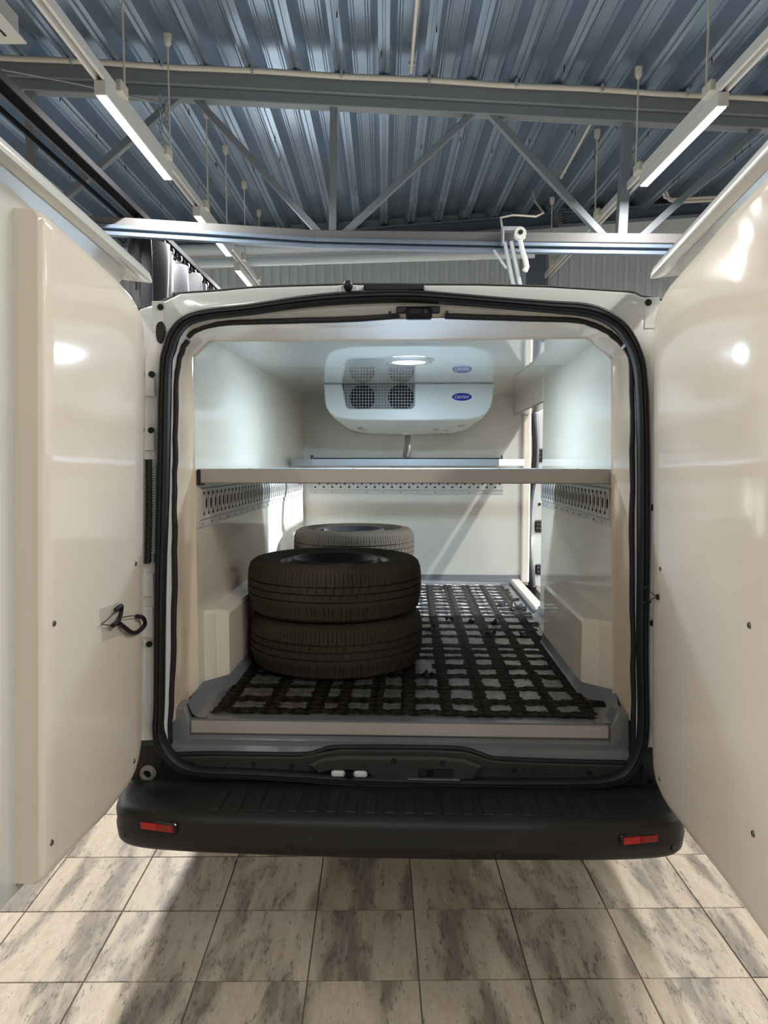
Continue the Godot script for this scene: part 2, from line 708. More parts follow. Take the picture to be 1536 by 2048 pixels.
func roof_steel() -> void:
	# truss just beyond the van's tail
	var t := thing("roof_truss", "grey steel roof truss with rectangular tube webs above the van", "truss")
	var tz := func(x: float) -> float: return -5.82 - 0.045 * x
	var ty := func(x: float) -> float: return 4.155 - 0.030 * x
	var chord := func(y0: float, y1: float, x0: float, x1: float, d: float) -> B:
		var b := B.new()
		var a := Vector3(x0, (y0 + y1) / 2 - 0.030 * x0, tz.call(x0))
		var c := Vector3(x1, (y0 + y1) / 2 - 0.030 * x1, tz.call(x1))
		var dx: Vector3 = (c - a).normalized()
		var bz := dx.cross(Vector3.UP).normalized()
		b.box((a + c) / 2, Vector3(a.distance_to(c), y1 - y0, d), 0.006, Basis(dx, bz.cross(dx) , bz))
		return b
	part(t, "top_chord", chord.call(4.02, 4.10, -7.0, 9.0, 0.10), M.truss)
	part(t, "top_flange", chord.call(4.10, 4.215, -7.0, 9.0, 0.16), M.truss)
	var b := B.new()
	var a := Vector3(-0.53, 3.075, -5.79)
	var c := Vector3(9.0, 3.03, -5.95)
	var dx := (c - a).normalized()
	var bz := dx.cross(Vector3.UP).normalized()
	b.box((a + c) / 2, Vector3(a.distance_to(c), 0.075, 0.09), 0.005, Basis(dx, bz.cross(dx), bz))
	part(t, "bottom_chord", b, M.steel)
	b = B.new()
	var a2 := Vector3(-2.9, 3.12, -5.42)
	dx = (a - a2).normalized()
	bz = dx.cross(Vector3.UP).normalized()
	b.box((a + a2) / 2, Vector3(a.distance_to(a2), 0.075, 0.09), 0.005, Basis(dx, bz.cross(dx), bz))
	part(t, "bottom_chord", b, M.steel)
	var web := func(called: String, p: Vector2, q: Vector2, w: float) -> void:
		var m := B.new()
		var pa := Vector3(p.x, p.y, tz.call(p.x))
		var pb := Vector3(q.x, q.y, tz.call(q.x))
		var d: Vector3 = (pb - pa).normalized()
		var z := Vector3(0.03, 0, 1).normalized()
		var x := d.cross(z).normalized()
		m.box((pa + pb) / 2, Vector3(w, pa.distance_to(pb), w), 0.004, Basis(x, d, x.cross(d)))
		part(t, called, m, M.truss)
	web.call("post", V(-2.66, 4.10), V(-2.68, 3.08), 0.065)
	web.call("post", V(-0.385, 4.05), V(-0.40, 3.08), 0.055)
	web.call("post", V(1.905, 4.02), V(1.875, 3.06), 0.075)
	web.call("post", V(4.15, 3.98), V(4.13, 3.02), 0.075)
	web.call("diagonal", V(-1.57, 4.08), V(-2.55, 3.24), 0.055)
	web.call("diagonal", V(-1.43, 4.08), V(-0.50, 3.10), 0.05)
	web.call("diagonal", V(0.69, 4.02), V(-0.31, 3.10), 0.05)
	web.call("diagonal", V(0.82, 4.02), V(1.76, 3.08), 0.055)
	web.call("diagonal", V(2.96, 3.96), V(2.0, 3.07), 0.055)
	web.call("diagonal", V(3.1, 3.96), V(4.0, 3.05), 0.055)

	# plastic conduit clipped along the top chord
	var k := thing("cable_conduit", "cream plastic cable conduit clipped along the truss top chord", "conduit")
	b = B.new()
	var pts := PackedVector3Array()
	for i in 40:
		var x := -6.0 + i * 0.3
		pts.append(Vector3(x, 4.206 - 0.030 * x + 0.004 * sin(x * 5.0), tz.call(x) + 0.12))
	b.tube(pts, 0.021, 10)
	part(k, "conduit_tube", b, M.pipe)
	for i in 11:
		var x := -3.62 + i * 0.66
		b = B.new()
		var cc := Vector3(x, 4.206 - 0.030 * x, tz.call(x) + 0.12)
		b.box(cc + Vector3(0, 0.01, 0.006), Vector3(0.022, 0.062, 0.048), 0.006)
		part(k, "clip", b, M.galv)
	# conduits on the deck
	for q in [[Vector3(0.215, 4.205, -3.2), Vector3(0.21, 4.205, -4.55), "straight conduit on the roof deck nearest the centre of the room"], [Vector3(0.205, 4.205, -4.6), Vector3(0.20, 4.205, -5.62), "straight conduit on the roof deck ending just before the truss"], [Vector3(1.74, 4.17, -6.2), Vector3(1.79, 4.17, -7.6), "thin conduit on the roof deck beyond the truss, right of centre"]]:
		var g := thing("deck_conduit", q[2], "conduit")
		b = B.new()
		b.cyl(q[0], q[1], 0.012, 8)
		part(g, "conduit_tube", b, M.pipe)
		b = B.new()
		b.box(q[1] * 0.9 + q[0] * 0.1 + Vector3(0, 0.012, 0), Vector3(0.05, 0.03, 0.02), 0.004)
		part(g, "clip", b, M.galv)
	var w := thing("stay_wire", "thin steel stay wire slanting across the top left roof", "wire")
	b = B.new()
	b.tube(PackedVector3Array([Vector3(-4.2, 4.25, -5.3), Vector3(-2.83, 4.18, -5.50), Vector3(-2.26, 4.10, -5.56), Vector3(-1.66, 3.99, -5.62)]), 0.006, 6)
	part(w, "wire_strand", b, M.galv)
	var ch := thing("hanging_chain", "short galvanised chain hanging from the truss beside the stay wire", "chain")
	for col in 2:
		for i in (9 if col == 0 else 5):
			b = B.new()
			var ring := PackedVector3Array()
			for s in 10:
				var an := TAU * s / 10
				var u := Vector3(cos(an) * 0.012, sin(an) * 0.024, 0)
				if i % 2:
					u = Vector3(0, u.y, u.x)
				ring.append(Vector3(-1.66 + col * 0.045, 4.03 - i * 0.038 - col * 0.02, -5.62) + u)
			b.tube(ring, 0.0045, 5, true)
			part(ch, "link", b, M.galv)

func track_lights() -> void:
	var lamp_col := rgb(255, 251, 246)
	var E := 6.8
	# tracks: x, label, rods z
	for q in [[-1.565, "left suspended white lighting track with hanging rods", [-4.40, -5.30, -6.40, -7.15, -8.07, -9.0], -0.075], [1.93, "right suspended white lighting track with hanging rods", [-4.40, -5.58, -6.62, -8.33], 0.075], [5.42, "outer right suspended lighting track beyond the open door", [-3.0, -5.0], 0.075], [8.6, "farthest right suspended lighting track by the side wall", [-3.0, -5.0], 0.075], [-5.06, "outer left suspended lighting track beyond the curtain", [-3.0, -5.0], 0.075]]:
		var tr := thing("lighting_track", q[1], "track", Transform3D(Basis(), Vector3(q[0], 3.482, 0)))
		var b := B.new()
		b.prism(PackedVector2Array([V(-0.032, -0.028), V(-0.014, -0.028), V(-0.014, 0.010), V(0.014, 0.010), V(0.014, -0.028), V(0.032, -0.028), V(0.032, 0.03), V(-0.032, 0.03)]), Transform3D(), 4.5, -9.15 if q[0] < 0 else -8.78)
		part(tr, "track_profile", b, M.lamp_body)
		for z in q[2]:
			b = B.new()
			var x: float = -q[3] if q[0] > 0 else -q[3]
			x = 0.06 if q[0] < 0 else -0.06
			var top: float = deck_y(q[0]) - 3.482 + 0.06
			b.cyl(Vector3(x, 0.03, z), Vector3(x, top - 0.05, z), 0.0065, 6)
			part(tr, "rod", b, M.rod)
			b = B.new()
			b.lathe(PackedVector2Array([V(0.0, -0.11), V(0.012, -0.11), V(0.026, -0.085), V(0.028, -0.03), V(0.0, -0.03)]), 10, Transform3D(Basis(), Vector3(x, top, z)))
			part(tr, "ceiling_cup", b, M.rod)
			b = B.new()
			b.box(Vector3(x * 0.75, 0.025, z), Vector3(0.035, 0.07, 0.12), 0.006)
			part(tr, "hanger_bracket", b, M.rod)
	# luminaires: x, z of the near end, label
	var at := [
		[-1.565, -4.18, "long bright white linear lamp on the left track nearest the viewer"],
		[-1.565, -6.25, "white linear lamp on the left track partly behind the truss bottom chord"],
		[-1.60, -8.10, "most distant bright linear lamp on the left track"],
		[1.93, -4.31, "long bright white linear lamp on the right track"],
		[-1.565, -2.06, "linear lamp on the left track above the van tail"],
		[1.93, -2.25, "linear lamp on the right track above the van tail"],
		[-1.565, 0.6, "dimmer linear lamp on the left track above the viewer"],
		[1.93, 0.6, "dimmer linear lamp on the right track above the viewer"],
		[-1.565, 2.7, "dimmer linear lamp on the left track behind the viewer"],
		[1.93, 2.7, "dimmer linear lamp on the right track behind the viewer"],
		[5.42, -1.9, "linear lamp on the outer right track beside the open van"],
		[5.42, -6.4, "distant linear lamp on the outer right track"],
		[8.6, -1.5, "linear lamp on the farthest right track beside the open van"],
		[8.6, -6.2, "distant linear lamp on the farthest right track"],
		[-5.06, -1.0, "linear lamp on the outer left track beside the van"],
		[-5.06, -5.2, "linear lamp on the outer left track near the van front"],
		[-5.06, -7.4, "distant linear lamp on the outer left track"],
	]
	for q in at:
		var l := thing("linear_lamp", q[2], "lamp", Transform3D(Basis(), Vector3(q[0], 3.385, q[1])), "linear lamps on the tracks")
		var b := B.new()
		b.box(Vector3(0, 0.03, -0.63), Vector3(0.062, 0.075, 1.25), 0.004)
		part(l, "housing", b, M.lamp_body)
		for z in [0.0, -1.26]:
			b = B.new()
			b.box(Vector3(0, 0.028, z), Vector3(0.064, 0.079, 0.012), 0.003)
			part(l, "end_cap", b, M.lamp_body)
		b = B.new()
		b.box(Vector3(0, -0.010, -0.63), Vector3(0.052, 0.010, 1.24), 0.003)
		part(l, "diffuser", b, M.lamp_glow)
		area_light(l, Vector3(0, -0.018, -0.63), Vector2(0.05, 1.24), E * ((0.35 if q[0] < 0.0 else 1.0 if q[1] < 1.0 else 0.8) if q[1] > 0.0 else 1.6 if q[1] < -6.0 else 1.0), lamp_col)

func floodlight() -> void:
	# show floodlight that shines through the open side door
	var at0 := Vector3(6.5, 3.1, -4.28)
	var aim := (VAN * Vector3(-0.3, 0.95, -2.1) - at0).normalized()
	var bs := Basis.looking_at(aim, Vector3.UP)
	var f := thing("floodlight", "show floodlight on the right aimed at the open side door of the van", "lamp", Transform3D(bs, at0))
	var b := B.new()
	b.lathe(PackedVector2Array([V(0.0, 0.14), V(0.05, 0.14), V(0.09, 0.06), V(0.10, -0.02), V(0.095, -0.02), V(0.085, 0.05), V(0.0, 0.07)]), 20, Transform3D(Basis(Vector3.RIGHT, PI / 2), Vector3.ZERO))
	part(f, "lamp_housing", b, M.lamp_body)
	b = B.new()
	b.cyl(Vector3(0, 0, 0.012), Vector3(0, 0, 0.0), 0.092, 20)
	part(f, "lamp_lens", b, M.lamp_glow)
	b = B.new()
	b.cyl(Vector3(0, 0.08, 0.06), Vector3(0, 1.0, 0.25), 0.015, 8)
	part(f, "hanger", b, M.rod)
	var l := SpotLight3D.new()
	l.name = "lamp_light"
	l.position = Vector3(0, 0, -0.16)
	l.light_size = 0.08
	l.spot_range = 30.0
	l.spot_attenuation = 2.0
	l.spot_angle = 13.0
	l.spot_angle_attenuation = 0.3
	l.light_energy = 125.0
	l.light_color = rgb(240, 246, 255)
	l.shadow_enabled = true
	f.add_child(l, true)

func left_side() -> void:
	# curtain track and curtain
	var tr := thing("curtain_track", "black and silver double curtain track running along the left", "track")
	var b := B.new()
	b.box(Vector3(-1.87, 3.215, -4.6), Vector3(0.075, 0.05, 8.4), 0.004)
	part(tr, "track_profile", b, M.rail_black)
	for x in [-1.91]:
		b = B.new()
		b.box(Vector3(x, 3.188, -4.6), Vector3(0.006, 0.012, 8.4), 0.0)
		part(tr, "track_lip", b, M.steel)
	b = B.new()
	b.cyl(Vector3(-1.95, 3.15, -0.6), Vector3(-1.95, 3.15, -8.8), 0.014, 10)
	part(tr, "track_tube", b, M.rail_black)
	var cu := thing("curtain", "dark grey heavy vinyl curtain gathered in folds below the track", "curtain", Transform3D(Basis(), Vector3(-1.87, 0, -5.7)))
	var rows := []
	var NV := 24
	for i in 220:
		var z := -i * 0.0125
		var ring := PackedVector3Array()
		var ph := i * 0.21 + 1.1 * sin(i * 0.09)
		for j in NV:
			var y := 3.14 - 3.0 * j / float(NV - 1)
			var amp := 0.055 + 0.03 * sin(i * 0.07) + 0.02 * sin(j * 0.5 + i * 0.05)
			if j == 0:
				y += 0.018 * cos(ph * 0.5)
			ring.append(Vector3(amp * sin(ph + 0.12 * sin(j * 0.6)), y, z + 0.03 * sin(ph * 0.5 + j * 0.2)))
		rows.append(ring)
	b = B.new()
	b.loft(rows, false, false, 0.2)
	part(cu, "curtain_fabric", b, M.curtain)
	# folded-over gather at the leading edge
	b = B.new()
	rows = []
	for i in 14:
		var ring := PackedVector3Array()
		for j in 12:
			var a := TAU * j / 12
			var y := 3.16 - 0.04 * i
			var r := 0.028 + 0.022 * sin(i * 0.4) + 0.012 * sin(3 * a + i)
			ring.append(Vector3(cos(a) * r - 0.02, y, sin(a) * r + 0.05))
		rows.append(ring)
	b.loft(rows, true, false, 0.2)
	part(cu, "curtain_gather", b, M.curtain)
	for i in 22:
		var z := 0.04 - i * 0.125
		b = B.new()
		var ring := PackedVector3Array()
		for s in 10:
			var a := TAU * s / 10
			ring.append(Vector3(0.03 * cos(a) * (1.0 if i % 2 else 0.7), 3.157 + 0.031 * sin(a), z + 0.012 * cos(a)))
		b.tube(ring, 0.006, 6, true)
		part(cu, "hook_ring", b, M.steel if i % 2 else M.rail_black)
	# white louvred cassette at the top left
	var ca := thing("ceiling_heater", "white ceiling heater box with round nozzles in the top left corner", "heater", Transform3D(Basis(Vector3.UP, 0.0), Vector3(-2.32, 3.92, -4.65)))
	b = B.new()
	b.box(Vector3(-0.40, 0.07, 0.55), Vector3(1.0, 0.14, 1.1), 0.012)
	part(ca, "casing", b, M.lamp_body)
	b = B.new()
	b.box(Vector3(-0.40, -0.008, 0.55), Vector3(1.06, 0.016, 1.16), 0.005)
	part(ca, "face_plate", b, M.lamp_body)
	for i in 12:
		b = B.new()
		b.box(Vector3(0.045, -0.018, 0.10 + i * 0.085), Vector3(0.014, 0.004, 0.07), 0.001)
		part(ca, "vent_slot", b, M.hole)
	for q in [[-0.08, 0.22], [-0.16, 0.5], [-0.3, 0.3], [-0.2, 0.75]]:
		b = B.new()
		b.lathe(PackedVector2Array([V(0.0, -0.017), V(0.055, -0.017), V(0.062, -0.024), V(0.068, -0.017), V(0.068, -0.012)]), 20, Transform3D(Basis(), Vector3(q[0], 0, q[1])))
		part(ca, "nozzle", b, M.drain)

func back_fittings() -> void:
	# silver door track below the bottom chord
	var tr := thing("door_track", "shiny silver sliding door track under the truss bottom chord", "track")
	var run := [Vector3(-2.9, 3.055, -5.40), Vector3(-0.53, 3.01, -5.77), Vector3(0.95, 2.985, -5.80)]
	var run2 := [Vector3(0.95, 2.985, -5.80), Vector3(6.0, 2.94, -5.93)]
	for rr in [run, run2]:
		for i in rr.size() - 1:
			var a: Vector3 = rr[i]
			var c: Vector3 = rr[i + 1]
			var dx := (c - a).normalized()
			var bz := dx.cross(Vector3.UP).normalized()
			var b := B.new()
			var bs := Basis(dx, bz.cross(dx), bz)
			b.box((a + c) / 2 + Vector3(0, 0.025, 0.03), Vector3(a.distance_to(c), 0.030, 0.05), 0.004, bs)
			b.box((a + c) / 2 + Vector3(0, -0.025, 0.03), Vector3(a.distance_to(c), 0.030, 0.05), 0.004, bs)
			b.box((a + c) / 2 + Vector3(0, 0, 0.0), Vector3(a.distance_to(c), 0.03, 0.02), 0.0, bs)
			part(tr, "track_profile", b, M.track)
	# operator arm
	var op := thing("door_operator", "silver folding door arm with a white lever handle on the track", "door operator", Transform3D(Basis(), Vector3(0.98, 2.98, -5.70)))
	var b := B.new()
	b.box(Vector3(-0.01, 0.115, 0.02), Vector3(0.15, 0.03, 0.08), 0.004)
	b.box(Vector3(-0.075, 0.06, 0.02), Vector3(0.014, 0.12, 0.07), 0.003)
	part(op, "bracket", b, M.galv)
	b = B.new()
	b.cyl(Vector3(0.05, 0.075, 0.02), Vector3(0.05, 0.075, 0.075), 0.045, 16)
	b.box(Vector3(0.05, 0.075, 0.05), Vector3(0.085, 0.10, 0.045), 0.02)
	part(op, "pivot_housing", b, M.lamp_body)
	b = B.new()
	b.cyl(Vector3(0.05, 0.08, 0.07), Vector3(0.05, 0.08, 0.082), 0.018, 10)
	part(op, "pivot_bolt", b, M.hole)
	b = B.new()
	b.tube(PackedVector3Array([Vector3(0.05, 0.03, 0.05), Vector3(0.07, -0.05, 0.055), Vector3(0.095, -0.12, 0.05), Vector3(0.105, -0.17, 0.05), Vector3(0.09, -0.20, 0.05)]), 0.018, 10, false, true, 0.022)
	part(op, "lever_handle", b, M.white_plastic)
	for s in 2:
		b = B.new()
		var d := Vector3(0.13, -0.52, -0.05)
		var a := Vector3(-0.06 + s * 0.045, 0.03, 0.01 + s * 0.02)
		b.box(a + d * 0.5, Vector3(0.030, d.length(), 0.03), 0.005, Basis(Quaternion(Vector3.UP, -d.normalized())))
		part(op, "arm_bar", b, M.galv)
	b = B.new()
	var dd := Vector3(0.10, -0.14, 0)
	b.box(Vector3(-0.14, -0.03, 0) + dd * 0.5, Vector3(0.016, dd.length(), 0.02), 0.003, Basis(Quaternion(Vector3.UP, -dd.normalized())))
	part(op, "brace", b, M.galv)
	b = B.new()
	b.tube(PackedVector3Array([Vector3(-0.075, 0.12, 0), Vector3(-0.075, 0.24, -0.1), Vector3(0.02, 0.26, -0.1), Vector3(0.22, 0.28, -0.2), Vector3(0.30, 0.34, -0.3), Vector3(0.27, 0.5, -0.5), Vector3(0.35, 0.75, -1.0)]), 0.008, 6)
	part(op, "supply_cable", b, M.pipe)
	# long white ducts in front of the back wall
	var i := 0
	for q in [[Vector3(-5.0, 3.74, -8.95), Vector3(1.7, 3.765, -8.35), 0.062, "upper long white round duct before the back wall"], [Vector3(-5.0, 3.585, -8.95), Vector3(1.7, 3.635, -8.40), 0.050, "lower long white round duct before the back wall"]]:
		var du := thing("air_duct", q[3], "duct")
		b = B.new()
		b.cyl(q[0], q[1], q[2], 18)
		part(du, "duct_pipe", b, M.duct)
		for k in 3:
			var p: Vector3 = q[0].lerp(q[1], 0.3 + 0.3 * k)
			b = B.new()
			b.cyl(p - Vector3(0.02, 0, 0), p + Vector3(0.02, 0, 0), q[2] + 0.006, 18)
			part(du, "duct_collar", b, M.duct)
		i += 1
	# electric pipes by the right end of the beam
	var ep := thing("wall_pipe", "pair of bent pale cable pipes above the back beam on the right", "pipe")
	for s in 2:
		b = B.new()
		var o := Vector3(0.05 * s, -0.03 * s, 0)
		b.tube(PackedVector3Array([Vector3(2.96, 4.30, -8.0) + o, Vector3(2.98, 4.22, -8.05) + o, Vector3(3.02, 4.13, -8.05) + o, Vector3(3.10, 4.11, -8.05) + o, Vector3(3.6, 4.12, -8.0) + o]), 0.016, 8)
		part(ep, "pipe_run", b, M.pipe)

# ---------------------------------------------------------------- the van
var SEAL := PackedVector2Array([V(-0.675, 1.620), V(-0.663, 1.703), V(-0.633, 1.766), V(-0.576, 1.800), V(-0.427, 1.817), V(-0.286, 1.836), V(-0.145, 1.847), V(0.008, 1.850), V(0.133, 1.842), V(0.271, 1.830), V(0.409, 1.818), V(0.505, 1.810), V(0.567, 1.790), V(0.616, 1.752), V(0.651, 1.690), V(0.667, 1.615), V(0.679, 1.422), V(0.686, 1.141), V(0.690, 0.855), V(0.698, 0.651), V(0.690, 0.563), V(0.659, 0.499), V(0.613, 0.470), V(0.533, 0.459), V(0.374, 0.456), V(0.208, 0.455), V(-0.022, 0.457), V(-0.186, 0.460), V(-0.294, 0.466), V(-0.458, 0.472), V(-0.596, 0.476), V(-0.662, 0.499), V(-0.704, 0.550), V(-0.716, 0.605), V(-0.711, 0.689), V(-0.702, 0.988), V(-0.689, 1.279)])
var TRIM := PackedVector2Array([V(-0.695, 0.495), V(-0.685, 0.637), V(-0.674, 0.833), V(-0.666, 1.131), V(-0.657, 1.422), V(-0.650, 1.623), V(-0.634, 1.708), V(-0.600, 1.757), V(-0.506, 1.785), V(-0.148, 1.792), V(0.121, 1.799), V(0.345, 1.791), V(0.485, 1.786), V(0.541, 1.771), V(0.600, 1.740), V(0.646, 1.674), V(0.655, 1.422), V(0.660, 1.137), V(0.671, 0.847), V(0.677, 0.625), V(0.676, 0.495)])
var CAP := PackedVector2Array([V(-0.86, 0.42), V(-0.86, 1.10), V(-0.80, 1.72), V(-0.76, 1.825), V(-0.692, 1.843), V(-0.657, 1.858), V(-0.652, 1.868), V(-0.530, 1.875), V(-0.430, 1.884), V(-0.288, 1.888), V(-0.147, 1.891), V(0.008, 1.889), V(0.204, 1.887), V(0.259, 1.885), V(0.412, 1.879), V(0.550, 1.869), V(0.647, 1.862), V(0.667, 1.851), V(0.709, 1.844), V(0.77, 1.825), V(0.80, 1.735), V(0.86, 1.10), V(0.86, 0.55), V(0.86, 0.42)])

func ring3(p: PackedVector2Array, z: float) -> PackedVector3Array:
	var r := PackedVector3Array()
	for q in p:
		r.append(Vector3(q.x, q.y, z))
	return r

func box_part(parent: Node, called: String, c: Vector3, s: Vector3, m: Material, bev := 0.0, bs := Basis()) -> MeshInstance3D:
	var b := B.new()
	b.box(c, s, bev, bs)
	return part(parent, called, b, m)

func disc(parent: Node, called: String, c: Vector3, ax: Vector3, r: float, h: float, m: Material) -> MeshInstance3D:
	var b := B.new()
	b.cyl(c - ax * h * 0.5, c + ax * h * 0.5, r, 14)
	return part(parent, called, b, m)

func van() -> void:
	var van := thing("cargo_van", "white refrigerated cargo van seen from behind with both rear doors wide open", "van", VAN)
	van_body(van)
	van_lining(van)
	van_floor(van)
	van_tail(van)
	rear_door(van, true)
	rear_door(van, false)

func van_body(van: Node3D) -> void:
	# outer skin, open along the right side where the sliding door is pushed back
	var b := B.new()
	var zs := [-0.02, -0.06, -0.6, -1.62, -2.72, -3.4, -4.2]
	for i in zs.size() - 1:
		for j in CAP.size():
			var p := CAP[j]
			var q := CAP[(j + 1) % CAP.size()]
			if zs[i] == -1.62 and p.x > 0.75 and q.x > 0.75 and p.y <= 1.736 and q.y >= 0.54 and p.y > q.y and p.y > 0.6:
				continue
			var mid := (p + q) * 0.5
			var hint := Vector3(mid.x, mid.y - 1.15, 0)
			b.quad(Vector3(p.x, p.y, zs[i]), Vector3(q.x, q.y, zs[i]), Vector3(q.x, q.y, zs[i + 1]), Vector3(p.x, p.y, zs[i + 1]), hint)
	# cab: slopes down to the bonnet
	var last := ring3(CAP, -4.2)
	var nose := PackedVector3Array()
	for p in CAP:
		nose.append(Vector3(p.x * 0.92, minf(p.y, 1.0), -5.0))
	b.loft([last, nose], true, false, 0.3)
	b.fan(nose, Vector3(0, 0, -1))
	part(van, "body_shell", b, M.white_paint)
	# rear frame round the opening
	b = B.new()
	var c := Vector2(-0.01, 1.15)
	var inn := SEAL
	var r0 := PackedVector3Array()
	var r1 := PackedVector3Array()
	var r2 := PackedVector3Array()
	var r3 := PackedVector3Array()
	var dense := smooth2(inn, true, 4)
	for p in dense:
		var d := (p - c).normalized()
		var o := ray_poly(c, d, CAP)
		var w := (o - p).length()
		r0.append(Vector3(o.x, o.y, -0.055))
		var o2 := o - d * minf(0.006, w * 0.2)
		r1.append(Vector3(o2.x, o2.y, -0.022))
		var o3 := o - d * minf(0.014, w * 0.45)
		r2.append(Vector3(o3.x, o3.y, -0.012))
		r3.append(Vector3(p.x, p.y, -0.018))
	b.loft([r0, r1, r2, r3], true, false, 0.4)
	part(van, "rear_frame", b, M.white_paint)
	# painted flange inside the seal
	b = B.new()
	var f0 := PackedVector3Array()
	var f1 := PackedVector3Array()
	var f2 := PackedVector3Array()
	var tclosed := TRIM.duplicate()
	for p in dense:
		var d := (p - c).normalized()
		var tpt := ray_poly(c, d, tclosed)
		f0.append(Vector3(p.x, p.y, -0.018))
		var m2 := p.lerp(tpt, 0.55)
		f1.append(Vector3(m2.x, m2.y, -0.014))
		f2.append(Vector3(tpt.x, tpt.y, -0.045))
	b.loft([f0, f1, f2], true, false, 0.6)
	part(van, "opening_flange", b, M.white_paint)
	# big rubber seal
	b = B.new()
	var rows := []
	var N := dense.size()
	var prof := [V(-0.018, -0.02), V(-0.018, 0.004), V(-0.014, 0.012), V(-0.008, 0.016), V(-0.0055, 0.0125), V(-0.003, 0.0175), V(0.003, 0.0175), V(0.0055, 0.013), V(0.008, 0.015), V(0.014, 0.008), V(0.017, 0.0), V(0.017, -0.02)]
	for i in N:
		var tdir := (dense[(i + 1) % N] - dense[(i + N - 1) % N]).normalized()
		var nn := Vector2(-tdir.y, tdir.x)
		var ring := PackedVector3Array()
		for q in prof:
			var w: Vector2 = dense[i] + nn * q.x * (0.92 + 0.06 * sin(i * 0.31))
			ring.append(Vector3(w.x, w.y, q.y))
		rows.append(ring)
	b.loft(rows, true, true, 0.6)
	part(van, "rear_seal", b, M.rubber)
	# thin trim seals inside
	var segs := [
		[V(-0.614, 1.747), V(-0.578, 1.770), V(-0.506, 1.784), V(-0.362, 1.788), V(-0.148, 1.792), V(-0.006, 1.801)],
		[V(0.121, 1.799), V(0.345, 1.791), V(0.485, 1.786), V(0.541, 1.771), V(0.583, 1.750), V(0.622, 1.716)],
		[V(-0.615, 1.735), V(-0.634, 1.700), V(-0.650, 1.623), V(-0.657, 1.422), V(-0.663, 1.28), V(-0.664, 1.131), V(-0.674, 0.833), V(-0.687, 0.637), V(-0.697, 0.530)],
		[V(0.626, 1.710), V(0.646, 1.660), V(0.655, 1.422), V(0.660, 1.137), V(0.671, 0.847), V(0.677, 0.625), V(0.676, 0.536)],
	]
	for s in segs:
		var sm := smooth2(PackedVector2Array(s), false, 5)
		var path := PackedVector3Array()
		for i in sm.size():
			path.append(Vector3(sm[i].x + 0.0015 * sin(i * 1.7), sm[i].y, -0.034 + 0.001 * sin(i * 2.3)))
		b = B.new()
		b.tube(path, 0.0085, 8)
		part(van, "trim_seal", b, M.rubber)
	# pillar details beside the seal
	for q in [[-0.684, 1.825], [0.681, 1.828], [-0.7135, 1.637], [-0.7185, 1.478], [-0.733, 1.104], [-0.738, 0.855], [0.706, 1.26], [0.716, 0.93]]:
		disc(van, "bolt_hole", Vector3(q[0], q[1], -0.010), Vector3.BACK, 0.009, 0.004, M.hole)
	for q in [[-0.695, 1.80, 0.035, 0.085], [0.695, 1.80, 0.04, 0.085]]:
		box_part(van, "corner_plate", Vector3(q[0] + (0.003 if q[0] < 0 else -0.003), q[1], -0.0135), Vector3(q[2], q[3], 0.004), M.white_paint, 0.0015)
	b = B.new()
	b.prism(smooth2(PackedVector2Array([V(-0.697, 1.735), V(-0.697, 1.775), V(-0.680, 1.785), V(-0.672, 1.76), V(-0.684, 1.725)]), true, 3), Transform3D(), -0.016, -0.009, 0.001)
	part(van, "grommet", b, M.rubber)
	for q in [[-0.733, 1.11, 0.028], [-0.735, 1.03, 0.07], [-0.738, 0.92, 0.09], [-0.72, 1.60, 0.05], [-0.725, 1.45, 0.06]]:
		box_part(van, "pillar_pad", Vector3(q[0] - 0.01, q[1], -0.012), Vector3(0.05, q[2], 0.006), M.white_paint, 0.002)
	var ribs := B.new()
	for i in 40:
		var y := 1.395 - i * 0.0075
		var x := -0.724 - 0.010 * pow(i / 40.0, 2.0)
		ribs.cyl(Vector3(x, y, 0.003), Vector3(x, y - 0.0045, 0.003), 0.012, 10)
		ribs.cyl(Vector3(x, y - 0.0045, 0.003), Vector3(x, y - 0.0075, 0.003), 0.0095, 8)
	part(van, "cable_sleeve", ribs, M.rubber)
	# high brake light, reversing camera, striker
	var bl := box_part(van, "brake_light", Vector3(-0.022, 1.8715, -0.004), Vector3(0.170, 0.018, 0.014), M.black_gloss, 0.003, Basis(Vector3.BACK, 0.0))
	box_part(bl, "light_lens", Vector3(-0.022, 1.8715, 0.0035), Vector3(0.158, 0.011, 0.002), M.rubber, 0.0005)
	box_part(van, "camera_bracket", Vector3(-0.149, 1.868, -0.008), Vector3(0.052, 0.026, 0.006), M.clear, 0.002)
	b = B.new()
	b.lathe(PackedVector2Array([V(0.0, 0.030), V(0.008, 0.029), V(0.0125, 0.022), V(0.0135, 0.010), V(0.011, 0.0), V(0.0, 0.0)]), 16, Transform3D(Basis(Vector3.RIGHT, PI / 2 - 0.3), Vector3(-0.150, 1.872, -0.006)))
	part(van, "rear_camera", b, M.black_plastic)
	var lt := box_part(van, "roof_striker", Vector3(0.045, 1.812, -0.012), Vector3(0.122, 0.020, 0.012), M.black_plastic, 0.003)
	box_part(lt, "latch_housing", Vector3(0.047, 1.801, -0.006), Vector3(0.074, 0.032, 0.024), M.black_gloss, 0.004)
	box_part(lt, "latch_slot", Vector3(0.038, 1.806, 0.0055), Vector3(0.034, 0.013, 0.002), M.hole, 0.0)
	disc(lt, "latch_bolt", Vector3(0.066, 1.805, 0.0065), Vector3.BACK, 0.006, 0.003, M.black_plastic)
	for x in [-0.034, 0.126]:
		box_part(van, "square_plug", Vector3(x, 1.806, -0.015), Vector3(0.008, 0.008, 0.004), M.rubber, 0.001)

